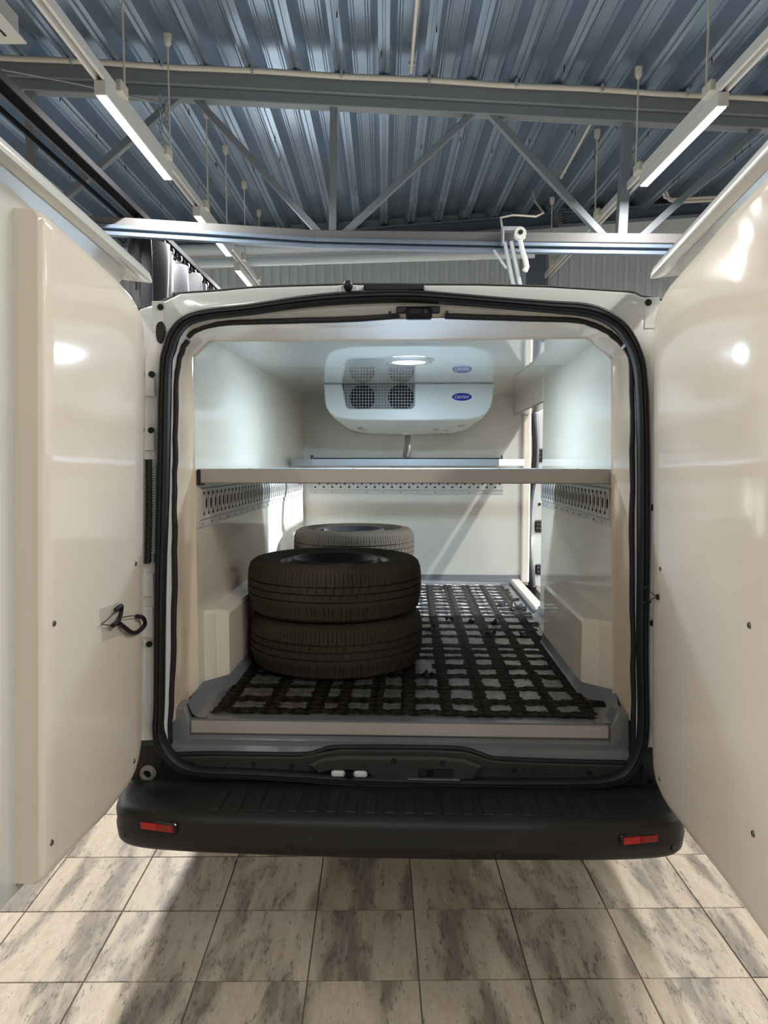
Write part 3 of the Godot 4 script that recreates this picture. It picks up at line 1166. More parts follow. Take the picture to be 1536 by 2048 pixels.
func van_lining(van: Node3D) -> void:
	# portal: moulded entry frame from the trim seal to the lip
	var c := Vector2(-0.01, 1.15)
	var lip := PackedVector2Array([V(-0.700, 0.50), V(-0.696, 0.70), V(-0.680, 1.104), V(-0.669, 1.723), V(-0.612, 1.774), V(0.578, 1.777), V(0.656, 1.714), V(0.672, 1.11), V(0.683, 0.70), V(0.686, 0.50)])
	var path := smooth2(TRIM, false, 6)
	var rows := [PackedVector3Array(), PackedVector3Array(), PackedVector3Array(), PackedVector3Array(), PackedVector3Array(), PackedVector3Array()]
	for p in path:
		if p.y < 0.60:
			continue
		var d := (p - c).normalized()
		var l := ray_poly(c, d, lip)
		var a := p - d * 0.004
		rows[0].append(Vector3(p.x, p.y, -0.046))
		rows[1].append(Vector3(a.x, a.y, -0.040))
		var m := a.lerp(l, 0.2) - d * 0.003
		rows[2].append(Vector3(m.x, m.y, -0.085))
		rows[3].append(Vector3(l.x, l.y, -0.250))
		var k := l - d * 0.007
		rows[4].append(Vector3(k.x, k.y, -0.262))
		var o := l + d * 0.02
		rows[5].append(Vector3(o.x, o.y, -0.272))
	var b := B.new()
	b.loft(rows, false, false, 0.8)
	part(van, "entry_frame", b, M.tan)
	# side walls with slight bulges
	b = B.new()
	b.box(Vector3(-0.690, 1.21, -1.46), Vector3(0.044, 1.22, 2.40), 0.0)
	part(van, "side_lining", b, M.cream_wave)
	b = B.new()
	b.box(Vector3(0.722, 1.21, -0.96), Vector3(0.060, 1.22, 1.38), 0.006)
	part(van, "side_lining", b, M.cream_wave)
	b = B.new()
	b.box(Vector3(0.0, 1.826, -1.46), Vector3(1.62, 0.028, 2.42), 0.0)
	part(van, "roof_lining", b, M.ceil_liner)
	b = B.new()
	b.box(Vector3(0.05, 1.21, -2.675), Vector3(1.52, 1.24, 0.05), 0.0)
	part(van, "bulkhead", b, M.pale)
	var hd := box_part(van, "door_header", Vector3(0.735, 1.755, -2.15), Vector3(0.09, 0.125, 1.0), M.cream, 0.004)
	box_part(hd, "header_trim", Vector3(0.735, 1.689, -2.15), Vector3(0.092, 0.008, 1.0), M.alu, 0.002)
	disc(hd, "screw", Vector3(0.6895, 1.76, -2.30), Vector3.RIGHT, 0.004, 0.002, M.screw)
	disc(hd, "screw", Vector3(0.6895, 1.76, -1.95), Vector3.RIGHT, 0.004, 0.002, M.screw)
	# door pillar by the bulkhead
	box_part(van, "door_post_lining", Vector3(0.768, 1.15, -2.63), Vector3(0.05, 1.08, 0.045), M.cream, 0.008)
	box_part(van, "door_pillar", Vector3(0.86, 1.15, -2.70), Vector3(0.13, 1.16, 0.06), M.white_paint, 0.012)
	var sp := smooth2(PackedVector2Array([V(0.817, 1.70), V(0.828, 1.55), V(0.830, 1.43), V(0.822, 1.30), V(0.803, 1.20), V(0.791, 1.08), V(0.787, 0.90), V(0.790, 0.80), V(0.804, 0.70), V(0.820, 0.58)]), false, 4)
	var pth := PackedVector3Array()
	for p in sp:
		pth.append(Vector3(p.x, p.y, -2.655))
	b = B.new()
	b.tube(pth, 0.024, 10)
	part(van, "side_door_seal", b, M.rubber)
	b = B.new()
	var pth2 := PackedVector3Array()
	for p in pth:
		pth2.append(p + Vector3(-0.004, 0, 0.024))
	b.tube(pth2, 0.006, 8)
	part(van, "side_door_seal", b, M.black_gloss)
	for q in [[0.872, 1.432, 0.085], [0.864, 0.972, 0.080], [0.872, 0.690, 0.07]]:
		var k := box_part(van, "pillar_connector", Vector3(q[0], q[1], -2.665), Vector3(0.06, q[2], 0.02), M.black_plastic, 0.008)
		for s in 4:
			disc(k, "contact_pin", Vector3(q[0] - 0.014 + 0.018 * (s % 2), q[1] + 0.014 - 0.026 * int(s / 2), -2.654), Vector3.BACK, 0.004, 0.004, M.alu)
	disc(van, "pillar_plug", Vector3(0.862, 1.115, -2.666), Vector3.BACK, 0.010, 0.004, M.rubber)
	# wheel boxes
	for sd in [-1.0, 1.0]:
		var xw := -0.668 if sd < 0 else 0.692
		var xi := -0.602 if sd < 0 else 0.602
		var zf := -0.40 if sd < 0 else -0.36
		var zb := -1.18 if sd < 0 else -1.06
		var sec := func(x: float, yt: float, zz0: float, zz1: float) -> PackedVector3Array:
			return PackedVector3Array([Vector3(x, 0.60, zz0), Vector3(x, yt - 0.012, zz0), Vector3(x, yt, zz0 - 0.014), Vector3(x, yt, zz1 + 0.014), Vector3(x, yt - 0.012, zz1), Vector3(x, 0.60, zz1)])
		b = B.new()
		var s0: PackedVector3Array = sec.call(xw + sd * 0.004, 0.889 if sd < 0 else 0.868, zf + 0.075, zb - 0.07)
		var s1: PackedVector3Array = sec.call(lerpf(xw, xi, 0.40), 0.884 if sd < 0 else 0.866, zf + 0.040, zb - 0.04)
		var s2: PackedVector3Array = sec.call(lerpf(xw, xi, 0.45), 0.884 if sd < 0 else 0.866, zf + 0.028, zb - 0.03)
		var s3: PackedVector3Array = sec.call(lerpf(xw, xi, 0.92), 0.874 if sd < 0 else 0.864, zf, zb)
		var s4: PackedVector3Array = sec.call(xi, 0.862 if sd < 0 else 0.852, zf - 0.008, zb + 0.008)
		b.loft([s0, s1, s2, s3, s4], false, false, 0.85)
		b.quad(s4[0], s4[1], s4[4], s4[5], Vector3(-sd, 0, 0))
		b.quad(s4[1], s4[2], s4[3], s4[4], Vector3(-sd, 0, 0))
		part(van, "wheel_box", b, M.cream_wave)

func cove(b: B, path: Array, yt: float) -> void:
	# grey floor turned up against the walls; path of (x, z) at the wall, second pair at the floor
	var rows := []
	for p in path:
		var a := Vector3(p[0], yt, p[1])
		var c := Vector3(p[2], 0.607, p[3])
		var m := a.lerp(c, 0.28)
		m.y = 0.622
		var k := a.lerp(c, 0.6)
		k.y = 0.610
		rows.append(PackedVector3Array([a, a + Vector3(0, -0.004, 0) + (c - a) * Vector3(0.1, 0, 0.1), m, k, c]))
	b.loft(rows, false, false, 0.6)

func ragged(b: B, a: Vector2, c: Vector2, w: float, y: float, chip: float, sd: int) -> void:
	# a strip of torn tape from a to c (x, z)
	var f := FastNoiseLite.new()
	f.seed = sd
	f.frequency = 1.0
	f.fractal_octaves = 3
	var L := a.distance_to(c)
	var N := int(L / 0.008) + 2
	var d := (c - a) / L
	var nn := Vector2(-d.y, d.x)
	var r := [PackedVector3Array(), PackedVector3Array(), PackedVector3Array(), PackedVector3Array()]
	for i in N:
		var s := L * i / (N - 1.0)
		var e0 := f.get_noise_1d(s * 26.0) * chip + f.get_noise_1d(s * 120.0) * chip * 0.5
		var e1 := f.get_noise_1d(s * 26.0 + 500.0) * chip + f.get_noise_1d(s * 120.0 + 900.0) * chip * 0.5
		var m := a + d * s
		var p := m + nn * (-w * 0.5 + e0)
		var q := m + nn * (w * 0.5 + e1)
		r[0].append(Vector3(p.x, y - 0.0012, p.y))
		r[1].append(Vector3(p.x, y, p.y))
		r[2].append(Vector3(q.x, y, q.y))
		r[3].append(Vector3(q.x, y - 0.0012, q.y))
	b.loft(r, false, false, 0.9)

func van_floor(van: Node3D) -> void:
	var b := B.new()
	b.box(Vector3(0.0, 0.58, -1.37), Vector3(1.40, 0.052, 2.58), 0.008)
	# coves
	cove(b, [[-0.655, -0.09, -0.600, -0.09], [-0.668, -0.31, -0.620, -0.33], [-0.604, -0.395, -0.565, -0.42], [-0.604, -1.17, -0.565, -1.16], [-0.668, -1.26, -0.62, -1.26], [-0.668, -2.65, -0.62, -2.60]], 0.652)
	cove(b, [[0.645, -0.07, 0.605, -0.09], [0.690, -0.27, 0.635, -0.29], [0.604, -0.35, 0.575, -0.38], [0.604, -1.07, 0.575, -1.06], [0.690, -1.16, 0.64, -1.16], [0.690, -1.65, 0.64, -1.65]], 0.652)
	cove(b, [[-0.67, -2.65, -0.62, -2.59], [0.79, -2.65, 0.74, -2.59]], 0.655)
	# apron down to the sill
	var ap := [V(0.606, -0.081), V(0.566, -0.086), V(0.546, -0.076), V(0.538, -0.052), V(0.512, -0.036)]
	var rows := []
	for x in [-0.692, -0.3, 0.3, 0.670]:
		var r := PackedVector3Array()
		for q in ap:
			r.append(Vector3(x, q.x, q.y))
		rows.append(r)
	b.loft(rows, false, false, 0.8)
	b.prism(PackedVector2Array([V(-0.702, 0.50), V(-0.700, 0.642), V(-0.655, 0.650), V(-0.643, 0.603), V(-0.643, 0.52), V(-0.66, 0.50)]), Transform3D(), -0.14, -0.072, 0.006)
	b.prism(PackedVector2Array([V(0.622, 0.52), V(0.622, 0.603), V(0.640, 0.650), V(0.676, 0.642), V(0.682, 0.50), V(0.64, 0.50)]), Transform3D(), -0.14, -0.066, 0.006)
	var fl := part(van, "cargo_floor", b, M.grey_floor)
	# checker plate
	b = B.new()
	b.box(Vector3(0.0, 0.6085, -1.34), Vector3(1.20, 0.004, 2.40), 0.0008)
	part(fl, "checker_plate", b, M.checker)
	box_part(fl, "door_threshold", Vector3(0.70, 0.622, -2.14), Vector3(0.07, 0.032, 0.92), M.alu_soft, 0.01)
	# black torn tape grid
	var k := 0
	for q in [[-0.565, 0.050], [-0.415, 0.050], [-0.275, 0.055], [-0.190, 0.038], [-0.083, 0.044], [0.020, 0.046], [0.142, 0.040], [0.258, 0.046], [0.368, 0.048], [0.474, 0.036], [0.580, 0.044]]:
		b = B.new()
		ragged(b, V(q[0], -0.150), V(q[0] + 0.004, -2.50), q[1], 0.6122 + 0.0001 * (k % 2), 0.007, 100 + k)
		part(fl, "tape_strip", b, M.tape)
		k += 1
	var zz := [-0.155, -0.262, -0.400, -0.545, -0.665, -0.790, -0.885, -0.985, -1.150, -1.285, -1.420, -1.560, -1.660, -1.750, -1.850, -1.960, -2.050, -2.145, -2.240, -2.350, -2.450]
	for i in zz.size():
		var w := 0.046 + 0.010 * sin(i * 2.1)
		var x1 := 0.60 + 0.05 * rng.randf()
		if i == 1:
			x1 = 0.655
		var runs := [[-0.59, x1 if i > 0 else 0.59]]
		if i in [4, 6, 9, 12]:
			runs = [[-0.59, -0.10], [-0.02 + 0.13 * (i % 3), x1]]
		for r in runs:
			b = B.new()
			ragged(b, V(r[0], zz[i]), V(r[1], zz[i] + rng.randf_range(-0.006, 0.006)), w, 0.6126 + 0.0001 * (i % 2), 0.013, 200 + i)
			part(fl, "tape_strip", b, M.tape)
	# loose flakes peeled off
	for q in [[0.20, -1.47], [0.31, -1.45], [0.42, -1.42], [0.10, -1.28], [0.37, -1.20], [0.50, -1.85], [0.56, -1.80], [0.60, -1.78], [0.23, -2.42], [0.52, -1.20], [0.07, -0.55], [0.55, -1.75]]:
		b = B.new()
		var rr := []
		for i in 4:
			var ring := PackedVector3Array()
			for j in 5:
				ring.append(Vector3(q[0] + i * 0.013 + rng.randf_range(-0.006, 0.006), 0.6135 + rng.randf() * 0.016 * (i % 2 + j % 2), q[1] + j * 0.010 + rng.randf_range(-0.004, 0.004)))
			rr.append(ring)
		b.loft(rr, false, false, 0.2)
		part(fl, "tape_flake", b, M.rubber)
	var st := box_part(van, "sill_trim", Vector3(-0.011, 0.5845, -0.079), Vector3(1.258, 0.038, 0.012), M.alu_soft, 0.003, Basis(Vector3.RIGHT, -0.12))
	for x in [-0.60, 0.58, 0.0]:
		disc(st, "screw", Vector3(x, 0.6075, -0.096), Vector3.UP, 0.006, 0.003, M.screw)

func van_tail(van: Node3D) -> void:
	# black sill plate
	var b := B.new()
	var top := PackedVector2Array([V(-0.685, 0.514), V(-0.569, 0.520), V(-0.300, 0.521), V(-0.240, 0.533), V(-0.181, 0.545), V(0.085, 0.548), V(0.188, 0.544), V(0.254, 0.522), V(0.290, 0.517), V(0.436, 0.513), V(0.653, 0.511)])
	var poly := top.duplicate()
	for p in [V(0.66, 0.465), V(0.0, 0.455), V(-0.66, 0.470)]:
		poly.append(p)
	b.prism(poly, Transform3D(), -0.045, -0.012, 0.004)
	var sp := part(van, "sill_plate", b, M.sill)
	b = B.new()
	b.prism(PackedVector2Array([V(-0.27, 0.505), V(-0.225, 0.528), V(-0.17, 0.534), V(0.10, 0.536), V(0.18, 0.530), V(0.235, 0.510), V(0.215, 0.470), V(0.16, 0.462), V(-0.08, 0.464), V(-0.10, 0.488), V(-0.20, 0.490), V(-0.24, 0.478)]), Transform3D(), -0.012, 0.010, 0.008)
	part(sp, "raised_centre", b, M.sill)
	var path := PackedVector3Array()
	for p in smooth2(top, false, 4):
		path.append(Vector3(p.x, p.y + 0.003, -0.026))
	b = B.new()
	b.tube(path, 0.008, 8)
	part(sp, "sill_seal", b, M.rubber)
	b = B.new()
	for i in 46:
		var x := rng.randf_range(-0.56, 0.58)
		var mid := x > -0.22 and x < 0.18
		var y := rng.randf_range(0.498, 0.522) if mid else rng.randf_range(0.482, 0.503)
		b.box(Vector3(x, y, 0.0105 if mid else -0.0115), Vector3(0.010, 0.007, 0.005), 0.001)
	part(sp, "grip_studs", b, M.sill).set_meta("kind", "stuff")
	for q in [[-0.62, 0.497], [-0.435, 0.497], [-0.32, 0.495], [0.33, 0.492], [0.545, 0.488], [-0.02, 0.524], [0.12, 0.520]]:
		disc(sp, "fixing_hole", Vector3(q[0], q[1], -0.011 if absf(q[0]) > 0.2 else 0.0105), Vector3.BACK, 0.008, 0.003, M.hole)
	box_part(sp, "latch_recess", Vector3(0.100, 0.490, 0.0105), Vector3(0.100, 0.026, 0.003), M.hole, 0.0)
	disc(sp, "latch_bolt", Vector3(0.128, 0.489, 0.013), Vector3.BACK, 0.007, 0.004, M.black_plastic)
	box_part(sp, "latch_tongue", Vector3(0.085, 0.490, 0.013), Vector3(0.020, 0.020, 0.004), M.black_gloss, 0.001)
	box_part(sp, "striker_strip", Vector3(0.095, 0.472, 0.012), Vector3(0.15, 0.004, 0.012), M.alu, 0.001)
	for x in [-0.183, -0.118]:
		box_part(sp, "white_buffer", Vector3(x, 0.481, 0.0), Vector3(0.040, 0.020, 0.026), M.white_plastic, 0.006)
	disc(sp, "striker_pin", Vector3(-0.150, 0.482, 0.010), Vector3.BACK, 0.011, 0.02, M.black_gloss)
	b = B.new()
	b.prism(PackedVector2Array([V(-0.80, 0.40), V(-0.80, 0.53), V(-0.722, 0.53), V(-0.70, 0.50), V(-0.66, 0.475), V(-0.58, 0.456), V(0.0, 0.440), V(0.58, 0.445), V(0.66, 0.470), V(0.69, 0.50), V(0.715, 0.545), V(0.80, 0.545), V(0.80, 0.40)]), Transform3D(), -0.03, -0.0085)
	part(van, "lower_valance", b, M.black_plastic)
	# black lower corners
	for s in [-1.0, 1.0]:
		var x := -0.745 if s < 0 else 0.735
		var cc := box_part(van, "corner_cover", Vector3(x, 0.485, -0.03), Vector3(0.10, 0.16, 0.05), M.black_plastic, 0.012)
		if s < 0:
			b = B.new()
			b.lathe(PackedVector2Array([V(0.011, 0.0), V(0.011, 0.012), V(0.014, 0.016), V(0.021, 0.014), V(0.024, 0.004), V(0.024, 0.0)]), 20, Transform3D(Basis(Vector3.RIGHT, PI / 2), Vector3(-0.747, 0.470, -0.006)))
			part(cc, "socket_ring", b, M.drain)
			disc(cc, "socket_hole", Vector3(-0.747, 0.470, -0.004), Vector3.BACK, 0.012, 0.004, M.hole)
		else:
			disc(cc, "screw", Vector3(0.717, 0.47, -0.003), Vector3.BACK, 0.007, 0.004, M.black_gloss)
	# bumper
	b = B.new()
	var plan := smooth2(PackedVector2Array([V(-0.800, -0.06), V(-0.802, 0.06), V(-0.785, 0.140), V(-0.735, 0.190), V(-0.60, 0.214), V(-0.30, 0.226), V(0.0, 0.230), V(0.30, 0.226), V(0.58, 0.214), V(0.715, 0.190), V(0.765, 0.140), V(0.782, 0.06), V(0.780, -0.06)]), false, 5)
	var rows := []
	for i in plan.size():
		var d := (plan[mini(i + 1, plan.size() - 1)] - plan[maxi(i - 1, 0)]).normalized()
		var inw := Vector2(d.y, -d.x)
		if inw.dot(Vector2(-plan[i].x, -0.3 - plan[i].y)) < 0.0:
			inw = -inw
		var ring := PackedVector3Array()
		for q in [V(0.23, 0.449), V(0.17, 0.451), V(0.030, 0.455), V(0.014, 0.452), V(0.004, 0.444), V(0.0, 0.430), V(0.003, 0.398), V(0.0, 0.392), V(0.004, 0.360), V(0.014, 0.348), V(0.03, 0.344), V(0.16, 0.338)]:
			var p: Vector2 = plan[i] + inw * q.x
			ring.append(Vector3(p.x, q.y, p.y))
		rows.append(ring)
	b.loft(rows, false, false, 0.55)
	b.box(Vector3(0, 0.40, -0.05), Vector3(1.52, 0.10, 0.10), 0.0)
	var bp := part(van, "bumper", b, M.black_plastic)
	for i in 21:
		var x := -0.50 + i * 0.0525
		box_part(bp, "step_rib", Vector3(x, 0.4555, 0.125), Vector3(0.030, 0.005, 0.125), M.black_plastic, 0.002)
	for q in [[-0.645, 0.419, -0.20, 0.208], [0.625, 0.409, 0.21, 0.206]]:
		var bs := Basis(Vector3.UP, q[2])
		var o := Vector3(q[0], q[1], q[3])
		box_part(bp, "reflector_bezel", o, Vector3(0.112, 0.030, 0.010), M.black_gloss, 0.004, bs)
		box_part(bp, "reflector", o + bs * Vector3(-0.024, 0, 0.004), Vector3(0.047, 0.019, 0.007), M.red, 0.001, bs)
		box_part(bp, "reflector", o + bs * Vector3(0.024, 0, 0.004), Vector3(0.047, 0.019, 0.007), M.red_dark, 0.001, bs)
	for q in [[-0.752, 0.380, 0.178, -0.7], [-0.29, 0.373, 0.226, 0.0], [0.257, 0.368, 0.226, 0.0], [0.722, 0.375, 0.184, 0.7]]:
		var ax := Vector3(sin(q[3]), 0, cos(q[3]))
		b = B.new()
		b.lathe(PackedVector2Array([V(0.0, 0.001), V(0.0085, 0.001), V(0.0092, 0.0), V(0.0102, 0.0014), V(0.0110, 0.0)]), 18, Transform3D(Basis(Quaternion(Vector3.UP, ax)), Vector3(q[0], q[1], q[2]) ))
		part(bp, "parking_sensor", b, M.black_plastic)

func rear_door(van: Node3D, left: bool) -> void:
	var h := Vector3(-0.737, 0.44, 0.03) if left else Vector3(0.705, 0.44, 0.03)
	var d := (Vector3(0.027, 0, 1.0) if left else Vector3(-0.058, 0, 0.998)).normalized()
	var vv := (Vector3(0.031, 1.0, 0) if left else Vector3(-0.023, 1.0, 0)).normalized()
	var inw := (vv.cross(d) if left else d.cross(vv)).normalized()
	var xf := Transform3D(Basis(d, vv, inw), h)
	var door := hub(van, "rear_door")
	door.set_meta("label", "left rear door with ridged cream inner panel, opened wide" if left else "right rear door with smooth cream inner panel, opened wide")
	var poly: PackedVector2Array
	if left:
		poly = PackedVector2Array([V(0.635, 1.428), V(0.583, 1.426), V(0.361, 1.407), V(0.200, 1.389), V(0.140, 1.376), V(0.095, 1.356), V(0.043, 1.314), V(0.013, 1.258), V(0.0, 1.18), V(0.0, 0.9), V(0.0, 0.5), V(0.0, 0.25), V(0.010, 0.175), V(0.040, 0.125), V(0.088, 0.087), V(0.15, 0.068), V(0.30, 0.066), V(0.55, 0.084), V(0.635, 0.092)])
	else:
		poly = PackedVector2Array([V(0.86, 1.448), V(0.614, 1.436), V(0.394, 1.413), V(0.200, 1.395), V(0.13, 1.385), V(0.08, 1.365), V(0.035, 1.335), V(0.010, 1.285), V(0.0, 1.21), V(0.0, 0.9), V(0.0, 0.5), V(0.0, 0.22), V(0.010, 0.140), V(0.035, 0.090), V(0.075, 0.060), V(0.144, 0.046), V(0.279, 0.058), V(0.424, 0.070), V(0.574, 0.085), V(0.778, 0.097), V(0.86, 0.100)])
	# inner lining: one moulded sheet whose edges roll back, crowned along the hinge side
	var b := B.new()
	var rows := []
	var us := [0.0, 0.003, 0.008, 0.015, 0.025, 0.04, 0.055, 0.075, 0.10, 0.13, 0.17, 0.22, 0.30, 0.40, 0.50, 0.58, poly[0].x - 0.012, poly[0].x - 0.005, poly[0].x]
	for u in us:
		var lo := 9.0
		var hi := -9.0
		for i in poly.size():
			var p := poly[i]
			var q := poly[(i + 1) % poly.size()]
			if absf(p.x - q.x) < 1e-6:
				if absf(p.x - u) < 1e-6:
					lo = minf(lo, minf(p.y, q.y))
					hi = maxf(hi, maxf(p.y, q.y))
				continue
			var k: float = (u - p.x) / (q.x - p.x)
			if k >= 0.0 and k <= 1.0:
				lo = minf(lo, lerpf(p.y, q.y, k))
				hi = maxf(hi, lerpf(p.y, q.y, k))
		var crown := -0.016 * pow(maxf(0.0, 1.0 - u / 0.12), 2.2) if left else -0.010 * pow(maxf(0.0, 1.0 - u / 0.06), 2.2)
		if u > poly[0].x - 0.010:
			crown -= 0.010 * pow((u - poly[0].x + 0.010) / 0.010, 2.0)
		var r := PackedVector3Array()
		r.append(xf * Vector3(u, lo, -0.060))
		for w in [0.0, 0.003, 0.008, 0.016, 0.03, 0.06]:
			r.append(xf * Vector3(u, lo + w, crown - 0.012 * pow(maxf(0.0, 1.0 - w / 0.016), 2.0)))
		for w in [0.25, 0.5, 0.75]:
			r.append(xf * Vector3(u, lerpf(lo, hi, w), crown))
		for w in [0.06, 0.03, 0.016, 0.008, 0.003, 0.0]:
			r.append(xf * Vector3(u, hi - w, crown - 0.012 * pow(maxf(0.0, 1.0 - w / 0.016), 2.0)))
		r.append(xf * Vector3(u, hi, -0.060))
		rows.append(r)
	b.loft(rows, false, false, 0.6)
	for e in [0, rows.size() - 1]:
		var r: PackedVector3Array = rows[e]
		for i in range(1, r.size() - 2):
			var p: Vector3 = xf.affine_inverse() * r[i]
			var q: Vector3 = xf.affine_inverse() * r[i + 1]
			b.quad(r[i], r[i + 1], xf * Vector3(q.x, q.y, -0.06), xf * Vector3(p.x, p.y, -0.06), -d if e == 0 else d)
	part(door, "door_lining", b, M.cream)
	# outer shell
	var um := 0.90
	b = B.new()
	b.prism(PackedVector2Array([V(0.03, 0.12), V(0.16, 0.05), V(um, 0.08), V(um, 1.47), V(0.14, 1.43), V(0.05, 1.36), V(0.03, 1.25)]), xf, -0.058, -0.115, 0.01)
	part(door, "door_shell", b, M.white_paint)
	# frame and rain flange along the top
	var sec_frame := [V(-0.058, -0.085), V(-0.056, -0.062), V(-0.050, -0.052), V(-0.030, -0.026), V(-0.034, -0.016)]
	var sec_flange := [V(-0.036, -0.024), V(-0.012, -0.026), V(-0.002, -0.022), V(0.001, -0.012), V(-0.003, -0.001), V(-0.012, 0.003), V(-0.05, 0.0), V(-0.10, -0.02)]
	rows = []
	for u in [0.10, 0.13, 0.3, 0.5, 0.7, um]:
		var r := PackedVector3Array()
		for q in sec_frame:
			r.append(xf * Vector3(u, 1.470 + 0.038 * u + q.y - (0.012 if u < 0.12 else 0.0), q.x - (0.01 if u < 0.12 else 0.0)))
		rows.append(r)
	b = B.new()
	b.loft(rows, false, false, 0.7)
	b.fan(rows[0], -d)
	part(door, "door_frame", b, M.white_paint)
	rows = []
	for q0 in [[0.0, 0.25, -0.012], [0.006, 0.7, -0.006], [0.02, 0.95, -0.001], [0.06, 1.0, 0.0], [0.2, 1.0, 0.0], [0.5, 1.0, 0.0], [0.7, 1.0, 0.0], [um, 1.0, 0.0]]:
		var r := PackedVector3Array()
		for q in sec_flange:
			r.append(xf * Vector3(q0[0], 1.470 + 0.038 * q0[0] + (q.y + 0.012) * q0[1] - 0.012 + q0[2], q.x * (q0[1] if q0[0] < 0.01 else 1.0)))
		rows.append(r)
	b = B.new()
	b.loft(rows, false, false, 0.7)
	b.fan(rows[0], -d)
	part(door, "rain_flange", b, M.white_paint)
	# hinge-side arms
	for y in [0.20, 1.15]:
		b = B.new()
		b.tube(PackedVector3Array([xf * Vector3(0.05, y, -0.085), xf * Vector3(-0.01, y, -0.09), xf * Vector3(-0.06, y, -0.06)]), 0.018, 8)
		part(door, "hinge_arm", b, M.white_paint)
	if left:
		b = B.new()
		b.prism(PackedVector2Array([V(0.60, 0.10), V(um, 0.12), V(um, 1.42), V(0.60, 1.40)]), xf, -0.09, -0.060, 0.004)
		b.prism(PackedVector2Array([V(0.715, 0.17), V(um, 0.17), V(um, 1.40), V(0.715, 1.395)]), xf, -0.061, -0.034, 0.012)
		part(door, "edge_lining", b, M.cream)
		b = B.new()
		b.prism(smooth2(PackedVector2Array([V(0.765, 0.645), V(0.765, 0.735), V(0.83, 0.745), V(0.83, 0.640)]), true, 4), xf, -0.036, -0.026, 0.006)
		part(door, "grab_recess", b, M.ceil_liner)
	var screws := [V(0.589, 0.619), V(0.115, 0.675), V(0.116, 0.130), V(0.600, 0.161)] if left else [V(0.108, 0.668), V(0.106, 0.100), V(0.712, 0.266), V(0.683, 0.648)]
	for q in screws:
		b = B.new()
		b.lathe(PackedVector2Array([V(0.0, 0.0022), V(0.0025, 0.0022), V(0.0032, 0.0035), V(0.0055, 0.0028), V(0.0066, 0.0)]), 12, Transform3D(xf.basis * Basis(Vector3.RIGHT, PI / 2), xf * Vector3(q.x, q.y, 0.0)))
		part(door, "screw", b, M.screw)
		disc(door, "screw_recess", xf * Vector3(q.x, q.y, 0.0021), inw, 0.0034, 0.002, M.hole)
	var lp := func(pts: Array, r: float, called: String, m: Material) -> void:
		var sm := smooth2(PackedVector2Array(pts), false, 4)
		var path := PackedVector3Array()
		for i in sm.size():
			path.append(xf * Vector3(sm[i].x, sm[i].y, 0.008 + 0.004 * sin(i * 0.4)))
		var bb := B.new()
		bb.tube(path, r, 8)
		part(door, called, bb, m)
	if left:
		lp.call([V(0.276, 0.582), V(0.256, 0.588), V(0.236, 0.582), V(0.231, 0.563), V(0.258, 0.552), V(0.304, 0.550)], 0.0058, "pull_loop", M.rubber)
		lp.call([V(0.124, 0.534), V(0.085, 0.521), V(0.060, 0.495), V(0.104, 0.487), V(0.161, 0.498), V(0.208, 0.518), V(0.249, 0.543)], 0.0058, "pull_loop", M.rubber)
		lp.call([V(0.362, 0.568), V(0.32, 0.575), V(0.276, 0.582)], 0.0012, "loop_string", M.rubber)
		lp.call([V(0.362, 0.565), V(0.33, 0.557), V(0.304, 0.550)], 0.0012, "loop_string", M.rubber)
		lp.call([V(0.245, 0.556), V(0.18, 0.547), V(0.124, 0.534)], 0.0012, "loop_string", M.rubber)
		b = B.new()
		b.prism(PackedVector2Array([V(0.362, 0.602), V(0.24, 0.594), V(0.214, 0.507), V(0.341, 0.519)]), xf, 0.0012, 0.0018)
		part(door, "clear_film", b, M.film)
	else:
		lp.call([V(0.018, 0.600), V(-0.078, 0.592), V(-0.141, 0.572), V(-0.162, 0.551), V(-0.135, 0.536), V(-0.05, 0.543), V(0.030, 0.565)], 0.0050, "pull_loop", M.rubber)
		lp.call([V(0.095, 0.593), V(0.06, 0.597), V(0.018, 0.600)], 0.0012, "loop_string", M.rubber)
		lp.call([V(0.095, 0.590), V(0.065, 0.578), V(0.030, 0.565)], 0.0012, "loop_string", M.rubber)
		disc(door, "loop_knot", xf * Vector3(0.097, 0.591, 0.005), vv, 0.004, 0.014, M.rubber)

# ---------------------------------------------------------------- what the van carries
func at(x: float, y: float, z: float) -> Transform3D:
	return VAN * Transform3D(Basis(), Vector3(x, y, z))

func cargo() -> void:
	wheels()
	fridge()
	shelves()
	rails()
	var l := thing("dome_lamp", "round lit ceiling lamp inside the van before the refrigeration unit", "lamp", at(0.018, 1.811, -1.0))
	var b := B.new()
	b.lathe(PackedVector2Array([V(0.070, 0.0), V(0.070, -0.010), V(0.078, -0.013), V(0.098, -0.008), V(0.105, -0.001), V(0.105, 0.0)]), 32)
	part(l, "lamp_ring", b, M.alu_soft)
	b = B.new()
	b.lathe(PackedVector2Array([V(0.0, -0.011), V(0.040, -0.012), V(0.062, -0.010), V(0.072, -0.006), V(0.072, 0.0)]), 32)
	part(l, "diffuser", b, M.dome_glow)
	for x in [-0.09, 0.09]:
		disc(l, "screw", Vector3(x, -0.0105, 0), Vector3.UP, 0.004, 0.003, M.screw)
	area_light(l, Vector3(0, -0.016, 0), Vector2(0.11, 0.11), 1.8, rgb(208, 234, 255))

